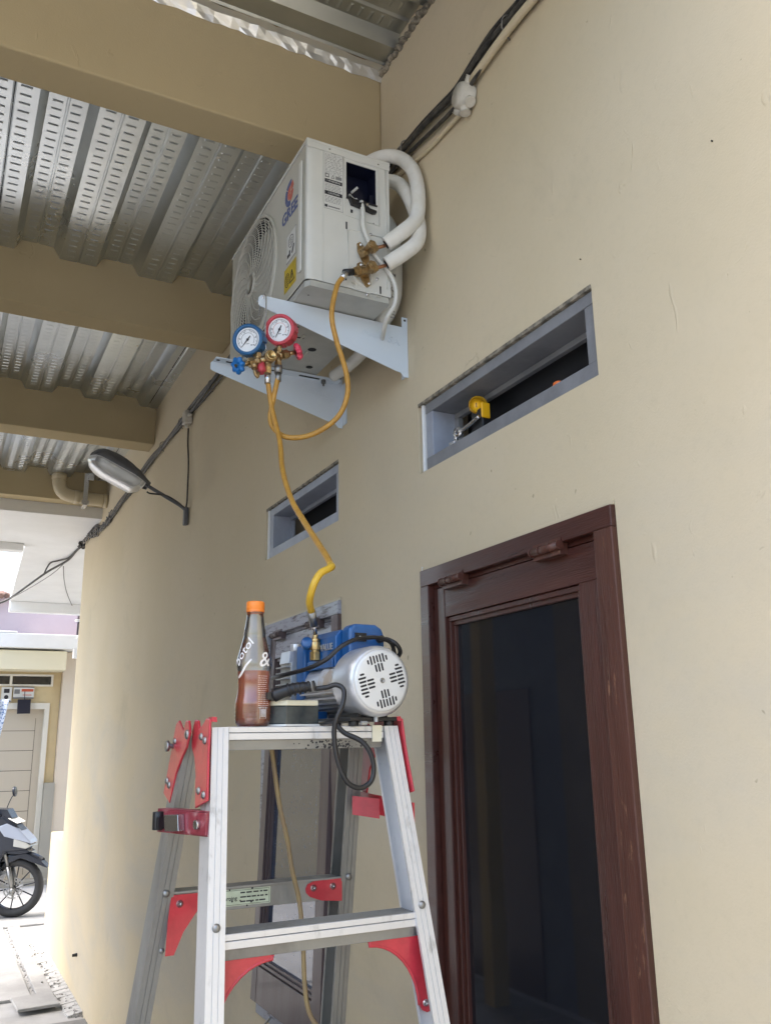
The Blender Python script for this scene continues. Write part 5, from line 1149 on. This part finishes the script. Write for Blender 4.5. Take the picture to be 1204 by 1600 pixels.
# hinges
def hinge(side):
    xo = CX+side*(.1645+.0035); m = MB('ladred', 'bolt')
    F_ = frame((xo, 0, ZT), (0, 1 if side > 0 else -1, 0), (-side*FL, 0, 1))   # local x: +y (right) / -y (left), n = outward
    sg = 1 if side > 0 else -1
    def pr(poly, h0, h1): P_ = [(sg*p[0], p[1]-ZT) for p in poly]; m.prism(P_, h0, h1, F_)
    # front plate follows the front rail
    pr([(1.352, ZT+.012), (1.372, ZT+.014), (1.392, ZT+.004), (1.408, ZT-.002), (1.420, ZT+.012), (1.440, ZT+.014), (1.450, ZT-.005), (1.444, ZT-.030), (1.420, ZT-.048), (1.404, ZT-.075), (1.390, ZT-.122), (1.328, ZT-.108), (1.345, ZT-.04)], 0, .004)
    # rear plate follows the rear rail
    pr([(1.432, ZT-.006), (1.446, ZT+.012), (1.466, ZT+.012), (1.474, ZT-.004), (1.492, ZT+.004), (1.512, ZT+.014), (1.530, ZT+.008), (1.545, ZT-.04), (1.570, ZT-.108), (1.520, ZT-.122), (1.498, ZT-.075), (1.470, ZT-.048), (1.446, ZT-.032)], .0085 if side < 0 else .0045, .0125 if side < 0 else .0085)
    h_ = m.build('hinge', lad, bev=.0015)
    m = MB('bolt')
    for (y, z, r) in ((1.445, ZT-.010, .008), (1.365, ZT-.020, .006), (1.388, ZT-.014, .006), (1.345, ZT-.100, .006), (1.375, ZT-.095, .006), (1.530, ZT-.092, .006), (1.548, ZT-.086, .006), (1.52, ZT-.02, .005)):
        m.screw((xo+side*(FL*(ZT-z)+(.004 if y < 1.43 else .0125 if side < 0 else .0085)), y, z), (side, 0, 0), r, .004)
    m.cyl((xo+side*.006, 1.532, ZT-.028), (xo+side*.024, 1.532, ZT-.028), .004, n=8); m.cyl((xo+side*.022, 1.532, ZT-.028), (xo+side*.027, 1.532, ZT-.028), .009, n=12)
    build_split(m, 'hinge_bolt', h_)
    # folded lips
    m = MB('ladred'); pr2 = [(1.350, ZT+.012), (1.354, ZT+.020), (1.372, ZT+.020), (1.372, ZT+.016)]; m.prism([(sg*p[0], p[1]-.004-ZT) for p in pr2], -.008, .0, F_)
    m.box((xo, 1.3505-.0, ZT-.09), (xo+side*.0165*0-side*.0, 1.3535, ZT+.01)) if False else None
    m.build('folded_lip', h_)
hinge(-1); hinge(1)
# spreader locks
m = MB('ladredd', 'steel', 'black'); LK = frame((-.7065, 1.330, 1.613), (-.235, .972, -.02), (0, 0, 1)); m.at(LK)   # local x along, y up, z = right-inward
m.box((0, 0, 0), (.165, .0022, .024)); m.prism([(0, .034), (.165, .034), (.165, .0362), (0, .0362)], .0, .022); m.box((0, .0023, 0), (.165, .034, .0022)); m.box((0, .0023, .002), (.055, .034, -.004))
m.mat(1); m.prism([(.070, .006), (.115, .004), (.120, .028), (.074, .030)], -.012, -.0005); m.cyl((.022, .017, -.004), (.022, .017, -.010), .007, n=12)
m.mat(2); m.cyl((.150, .004, -.006), (.150, .032, -.006), .009, n=10); m.box((.138, .006, -.012), (.150, .024, -.0005)); m.build('spreader_lock', lad, bev=.0008)
m = MB('ladredd'); xo = CX+.1645+FL*.14+.002; m.mats = ['ladred']
m.hexa([(xo, 1.33, ZT-.160), (xo+.003, 1.33, ZT-.160), (xo+.003, 1.56, ZT-.148), (xo, 1.56, ZT-.148), (xo, 1.33, ZT-.126), (xo+.003, 1.33, ZT-.126), (xo+.003, 1.56, ZT-.116), (xo, 1.56, ZT-.116)])
m.hexa([(CX+.1645-.034, 1.475, ZT-.152), (xo, 1.455, ZT-.160), (xo, 1.458, ZT-.160), (CX+.1645-.033, 1.478, ZT-.152), (CX+.1645-.034, 1.475, ZT-.120), (xo, 1.455, ZT-.126), (xo, 1.458, ZT-.126), (CX+.1645-.033, 1.478, ZT-.120)])
m.build('spreader_lock', lad)
# dirt splashes + tape on the top step
m = MB('debris', 'cream'); rn = random.Random(6)
for i in range(80): x = rn.gauss(-.485, .028); z = ZT-.028+rn.uniform(-.007, .006); r = rn.uniform(.0006, .0022); m.lathe([(0, 0), (r, 0)], 7, (x, 1.36+.0062+(.022-(z-(ZT-.042)))*.06*0+.0007-.0012+(.0035*(ZT-.020-z)/.016), z), (0, -1, 0))
m.mats = ['ink', 'cream']; m.mat(1); m.box((-.418, 1.3585, ZT-.026), (-.400, 1.3598, ZT+.001)); m.build('dirt_marks', lad)

# ------------------------------------------------------------------ vacuum pump
PO = V(-.414, 1.33, 1.8465); ax = V(.07, -.9975, 0).normalized(); vx = V(.9975, .07, 0).normalized()
PM = frame(PO, vx, (0, 0, 1))            # local x = right, y = up, z = toward the fan end (n = vx x z = ... )
if (PM.to_3x3() @ V(0, 0, 1)).dot(ax) < 0: raise SystemExit('axis')
vp = thing('vacuum_pump', (-.44, 1.45, ZT), 'blue and silver vacuum pump standing on top of the ladder', 'vacuum pump')
def pm(*mats): m = MB(*mats); m.at(PM); return m
m = pm('pumpsil'); m.lathe([(.042, -.150), (.0445, -.148), (.0445, -.082), (.050, -.078), (.0595, -.068), (.0605, -.060), (.0605, -.018), (.0600, -.010), (.0565, -.003), (.052, .0002), (.0505, -.001)], 64, (0, 0, 0), (0, 0, 1)); m.build('fan_shroud', vp)
m = pm('pumpcov', 'ink')
m.lathe([(.0525, -.002), (.0520, .0012), (.0480, .0026), (.030, .0034), (0, .0036)], 64, (0, 0, 0), (0, 0, 1)); m.mat(1)
def slot(m, x, y, l, ang, w_=.0017):
    ca, sa = math.cos(ang), math.sin(ang); h = l/2; pts = []
    for k in range(7): t = -math.pi/2+math.pi*k/6; pts.append((h-w_+w_*math.cos(t), w_*math.sin(t)))
    for k in range(7): t = math.pi/2+math.pi*k/6; pts.append((-h+w_+w_*math.cos(t), w_*math.sin(t)))
    zz = .0036-.0015*((x*x+y*y)/.0525**2)-.0004; m.prism([(x+p[0]*ca-p[1]*sa, y+p[0]*sa+p[1]*ca) for p in pts], zz, zz+.0009)
for k in range(4):
    base = math.pi/2*k+math.pi/2+.26; ca, sa = math.cos(base), math.sin(base)
    for r_, cols, lens in ((.0225, (-1, 0, 1), (.014, .015, .013)), (.0375, (-3, -2, -1, 0, 1, 2, 3), (.009, .017, .015, .013, .015, .017, .008))):
        for cc, l in zip(cols, lens):
            off = cc*.0062; rr = r_-abs(cc)*.0006*(1 if r_ > .03 else 0); x = rr*ca-off*sa; y = rr*sa+off*ca
            if math.hypot(x, y) < .0475: slot(m, x, y, l, base)
m.mats.append('bolt'); m.mat(2); m.lathe([(.0045, .0034), (.0045, .0046), (.003, .0048), (.0026, .004), (0, .004)], 20, (0, 0, 0), (0, 0, 1)); m.build('fan_cover', vp)
m = pm('black', 'ink'); 
m.lathe([(.041, -.215), (.041, -.150)], 40, (0, 0, 0), (0, 0, 1))
for i in range(15):
    t = R_(185+i*12); m.at(PM @ Matrix.Rotation(t, 4, 'Z')); m.box((.040, -.0012, -.215), (.052, .0012, -.084))
m.at(PM); m.mats = ['pumpsil', 'cast']; m.build('motor_fins', vp)
m = pm('foil2', 'ink', 'label')
arcp = lambda r, t: (r*math.cos(R_(t)), r*math.sin(R_(t)))
for t0 in range(108, 200, 8):
    a0, a1 = arcp(.0450, t0), arcp(.0450, t0+8); i_ = [m.P((*a0, -.150)), m.P((*a1, -.150)), m.P((*a1, -.088)), m.P((*a0, -.088))]; m.F(i_[::-1], True)
m.mat(1)
for t0 in range(114, 196, 9):
    a0, a1 = arcp(.0454, t0), arcp(.0454, t0+5); i_ = [m.P((*a0, -.094)), m.P((*a1, -.094)), m.P((*a1, -.091)), m.P((*a0, -.091))]; m.F(i_[::-1], True)
for k in range(4):
    a0, a1 = arcp(.0454, 126+k*5), arcp(.0454, 128+k*5); i_ = [m.P((*a0, -.124)), m.P((*a1, -.124)), m.P((*a1, -.102)), m.P((*a0, -.102))]; m.F(i_[::-1], True)
m.build('name_plate', vp)
m = pm('pumpblue')     # switch housing and handle on top
m.prism([(-.022, .040), (.040, .040), (.052, .058), (.052, .086), (.046, .099), (.034, .106), (-.012, .106), (-.022, .097)], -.104, -.072)
m.build('switch_housing', vp, bev=.006, seg=3)
m = pm('pumpblue'); m.prism([(-.034, .030), (.04, .03), (.04, .090), (.025, .098), (-.022, .098), (-.032, .086)], -.215, -.105); m.prism([(-.038, .030), (-.034, .030), (-.034, .046), (-.038, .046)], -.212, -.108); m.build('pump_cylinder', vp, bev=.005, seg=3)
m = pm('pumpblue'); m.box((-.042, -.052, -.250), (.045, .080, -.2155)); m.build('pump_block', vp, bev=.004)
m = pm('inkgrey'); m.mats = ['pumpsil']
m.at(Matrix.Identity(4)); TT = PM @ Matrix.Translation((-.0335, .068, -.138)) @ Matrix.Rotation(R_(2), 4, 'Z') @ Matrix.Rotation(R_(-90), 4, 'Y'); m.text('VALUE', .0165, TT, .0010, bold=.0004); m.build('brand_lettering', vp)
m = pm('black', 'label'); m.box((-.011, .074, -.0725), (.012, .089, -.0690)); m.mat(0); m.box((-.008, .077, -.0690), (.009, .086, -.0665)); m.mat(1); m.cyl((-.003, .0815, -.0665), (-.003, .0815, -.0658), .0018, n=10); m.box((.002, .0808, -.0665), (.006, .0822, -.0658)); m.build('switch', vp, bev=.001)
m = pm('cast', 'pumpsil')    # oil case with cooling fins, at the back left
m.box((-.052, -.050, -.300), (.040, .050, -.2505)); 
for i in range(9): m.box((-.062, -.048+i*.011, -.302), (.040, -.0455+i*.011, -.2525))
m.mat(1); m.prism([(-.056, .048), (-.01, .048), (-.01, .074), (-.022, .078), (-.052, .072)], -.297, -.256); m.cyl((-.030, .074, -.277), (-.030, .088, -.277), .010, n=14); m.build('oil_case', vp, bev=.002)
m = pm('brassg'); 
ib = PM @ V(-.038, .078, -.160)
m.at(Matrix.Identity(4)); ib = V(-.4665, 1.497, 1.893); m.cyl(ib, ib+V(0, 0, .016), .0105, n=6); m.cyl(ib+V(0, 0, .016), ib+V(0, 0, .019), .0075, n=14); m.cyl(ib+V(0, 0, .019), ib+V(0, 0, .034), .0100, n=16); m.cyl(ib+V(0, 0, .034), ib+V(0, 0, .040), .0085, n=16); m.cyl(ib+V(0, 0, .040), ib+V(0, 0, .048), .0052, n=12); m.build('inlet_fitting', vp, bev=.0006)
m = MB('blueknob'); m.mats = ['pumpblue']; m.lathe([(0, -.004), (.0095, -.004), (.0115, 0), (.0115, .010), (.009, .013), (0, .013)], 18, ib+V(-.012, .010, .030), (-.4, -.8, .35)); m.build('inlet_cap', vp)
m = pm('pumpblue', 'black'); m.mat(1); m.box((-.050, -.066, -.255), (.050, -.060, -.020)); m.mat(0); m.box((-.052, -.060, -.255), (-.020, -.046, -.16)); m.mat(1); m.box((-.03, -.060, -.14), (.03, -.052, -.03))
for (x, z) in ((-.035, -.035), (.035, -.035), (-.035, -.23), (.035, -.23)): m.cyl((x, -.0742, z), (x, -.064, z), .009, n=12)
m.build('base_plate', vp, bev=.001)
m = pm('cream'); m.cyl((-.034, -.070, -.012), (-.022, -.070, -.012), .0035, n=8); m.cyl((-.002, -.068, -.016), (-.002, -.060, -.016), .004, n=8); m.mats = ['cast']; build_split(m, 'foot_bolt', vp)
m = MB('black'); m.cyl((-.3805, 1.412, 1.9255), (-.380, 1.392, 1.9255), .0065, n=14); m.tube([(-.380, 1.396, 1.9255), (-.372, 1.385, 1.924), (-.358, 1.378, 1.915), (-.347, 1.385, 1.900), (-.352, 1.41, 1.885), (-.345, 1.44, 1.87)], .0040, 10, 6)
m.tube([(-.349, 1.40, 1.892), (-.366, 1.383, 1.917), (-.395, 1.374, 1.9245), (-.42, 1.370, 1.9235), (-.452, 1.360, 1.917), (-.477, 1.36, 1.904), (-.498, 1.37, 1.884), (-.520, 1.40, 1.870), (-.545, 1.45, 1.862), (-.548, 1.5, 1.860)], .0038, 10, 6)
m.tube([(-.528, 1.345, 1.8325), (-.512, 1.335, 1.8345), (-.500, 1.325, 1.838), (-.491, 1.315, 1.829), (-.495, 1.31, 1.807), (-.505, 1.312, 1.784), (-.507, 1.318, 1.761), (-.501, 1.32, 1.721), (-.485, 1.32, 1.686), (-.462, 1.32, 1.674), (-.441, 1.32, 1.683), (-.435, 1.32, 1.705), (-.442, 1.32, 1.73), (-.456, 1.325, 1.748), (-.481, 1.335, 1.761), (-.496, 1.345, 1.778), (-.500, 1.37, 1.779), (-.49, 1.42, 1.779)], .0042, 10, 7)
m.build('power_cord', vp)

# adaptor box and plug on the ladder top
pb = thing('power_adaptor', (-.565, 1.385, ZT), 'black and cream adaptor box beside the pump, with plug lying on it', 'adaptor')
BX = frame((-.572, 1.366, ZT+.001), (.96, .12, 0), (-.12, .96, 0))   # local x right, y depth, z up
m = MB('boxblk', 'cream'); m.at(BX)
m.prism([(0, 0), (.062, 0), (.060, .06), (-.034, .085), (-.040, .040)], .003, .033); m.build('box_body', pb, bev=.002)
m = MB('cream'); m.at(BX); m.prism([(.001, -.001), (.061, -.001), (.059, .061), (-.036, .086), (-.041, .040)], .033, .042); m.build('box_lid', pb, bev=.002)
m = MB('cream'); m.at(BX); m.prism([(.000, -.0012), (.063, -.0012), (.061, .061), (-.035, .086), (-.0412, .040)], .0, .003); m.mats = ['pumpcov']; m.build('box_base', pb)
m = MB('black'); m.tube([(-.592, 1.372, 1.822), (-.575, 1.362, 1.829), (-.557, 1.355, 1.834), (-.536, 1.350, 1.836)], lambda t: .011-.003*t, 12, 4)
for i in range(6): q = V(-.572, 1.360, 1.830)+(V(-.532, 1.348, 1.837)-V(-.572, 1.360, 1.830))*i/5; m.cyl(q, q+V(.0035, -.001, .001), .0118-.0006*i, n=14)
m.box((-.606, 1.365, 1.8152), (-.585, 1.395, 1.827)); m.build('plug', pb)

# ------------------------------------------------------------------ bottle
bo = V(-.620, 1.392, ZT+.0012)
bt = thing('drink_bottle', bo, 'clear plastic bottle of tea with orange cap on the ladder top', 'bottle')
prof = [(0, .003), (.012, .002), (.024, 0), (.0285, .006), (.0300, .014), (.0294, .017), (.0303, .020), (.0296, .0235), (.0303, .027), (.0296, .0305), (.0303, .034), (.0294, .040), (.0270, .052), (.0262, .066), (.0268, .080), (.0288, .092), (.0300, .100), (.0290, .107), (.0272, .114), (.0245, .124), (.0218, .134), (.0190, .145), (.0182, .150), (.0187, .152), (.0176, .155), (.0181, .157), (.0168, .161), (.0156, .170), (.0140, .182), (.0140, .186), (.0152, .187), (.0152, .189), (.0125, .190), (.0125, .200)]
m = MB('pet'); m.lathe(prof, 48, bo); m.build('bottle_shell', bt)
lq = [(0, .004)]+[(r-.0012, h) for r, h in prof[2:] if h < .088]+[(.0268, .089), (0, .089)]
m = MB('tea'); m.lathe(lq, 48, bo); m.build('tea', bt)
m = MB('cap'); m.lathe([(.0142, .187), (.0152, .1875), (.0152, .191), (.0147, .1915), (.0152, .192), (.0152, .2035), (.0142, .2055), (0, .2058)], 72, bo, fn=lambda t, h: 1+.012*math.cos(36*t)); m.build('cap', bt)
# white printing wrapped on the shell
def rad(h):
    for (r0, h0), (r1, h1) in zip(prof, prof[1:]):
        if h0 <= h <= h1 and h1 > h0: return r0+(r1-r0)*(h-h0)/(h1-h0)
    return .02
def onb(theta, h, e=.0006):   # theta degrees, 0 = toward the camera, positive to the right
    tc = math.atan2(-bo.y, -1.0883-bo.x); t = tc+R_(theta); r = rad(h)+e
    return V(bo.x+r*math.cos(t), bo.y+r*math.sin(t), bo.z+h)
m = MB('print')
def stroke(pts, r=.0011, k=4): m.tube([onb(a_, h) for a_, h in pts], r, 6, k)
def wrap_text(txt, size, th0, h0, rot, shear=.3, bold=.0006):
    q = MB('print'); q.text(txt, size, Matrix.Identity(4), .0004, bold=bold, shear=shear); off = len(m.v)
    cr_, sr_ = math.cos(R_(rot)), math.sin(R_(rot))
    for v in q.v:
        x, y = v.x*cr_-v.y*sr_, v.x*sr_+v.y*cr_; h = h0+y; m.v.append(onb(th0+math.degrees(x/rad(h)), h, .0007+v.z))
    for f in q.f: m.f.append(tuple(off+i for i in f)); m.m.append(0); m.sm.append(False)
wrap_text('botol', .021, -44, .118, 62, bold=.0001)
wrap_text('&', .034, 32, .106, 6, bold=.0001)
stroke([(-62, .078), (-46, .083), (-25, .096), (-8, .106)], .0014); stroke([(-60, .080), (-44, .086), (-25, .098), (-8, .107)], .0013)
rn = random.Random(8)
for i in range(16):
    h = .080-i*.0034; t = 16
    while t < 50:
        l = rn.uniform(4, 12); q = [onb(t, h), onb(min(t+l, 52), h)]; m.tube(q, .00035, 4, 1, smooth=False); t += l+rn.uniform(1.5, 4)
q = [onb(a_, h) for a_, h in ((22, .012), (44, .012), (44, .030), (22, .030))]; m.tube(q, .00035, 4, 1, smooth=False, closed=True)
for i in range(8): m.tube([onb(25+i*2.2, .014), onb(25+i*2.2, .027)], .0003, 4, 1, smooth=False)
m.build('printed_lettering', bt)

# ------------------------------------------------------------------ things on the vent sill
zs = VENT1[2]+.036
tp = thing('measuring_tape', (.045, 1.66, zs), 'yellow round tape measure propped on the grey vent sill', 'tape measure')
m = MB('yelplastic', 'ink'); cp = V(.035, 1.665, 2.548); A = axisframe(cp, V(-.75, -.62, -.25)); m.at(A); m.lathe([(0, .010), (.018, .010), (.022, .007), (.0225, -.012), (.020, -.016), (0, -.016)], 36, (0, 0, 0), (0, 0, 1), fn=lambda t, h: 1+.015*math.cos(24*t)); m.mat(1); m.box((-.002, -.006, .010), (.0, .005, .0105)); m.build('yellow_case', tp)
m = MB('black', 'yelplastic'); m.box((.030, 1.640, zs), (.055, 1.690, 2.535)); m.mat(1); m.box((.025, 1.634, 2.505), (.05, 1.6395, 2.545)); m.build('black_holder', tp, bev=.004)
m = MB('steel', 'dark'); m.tube([(.022, 1.735, zs+.032), (.020, 1.715, zs+.030), (.022, 1.68, zs+.034), (.025, 1.645, zs+.042)], .0055, 10, 5); m.lathe([(.006, -.004), (.014, -.004), (.014, .004), (.006, .004)], 18, (.020, 1.737, zs+.030), (-1, -.3, 0)); m.tube([(.020, 1.745, zs+.030), (.022, 1.75, zs+.014), (.025, 1.735, zs+.006), (.03, 1.70, zs+.007)], .005, 8, 5)
m.cyl((.02, 1.76, zs+.006), (.03, 1.66, zs+.006), .0045, n=8); m.box((.015, 1.752, zs), (.03, 1.775, zs+.012))
tag(m.build('wrench', orig=(.02, 1.72, zs)), 'small steel wrench lying on the grey vent sill', 'wrench')
m = MB('orange'); m.lathe([(0, 0), (.011, 0), (.0125, .004), (.011, .009), (.006, .012), (0, .012)], 18, (.022, 1.338, zs), (0, 0, 1))
tag(m.build('orange_cap', bev=.001, orig=(.022, 1.338, zs)), 'small orange plastic cap on the right part of the vent sill', 'cap')
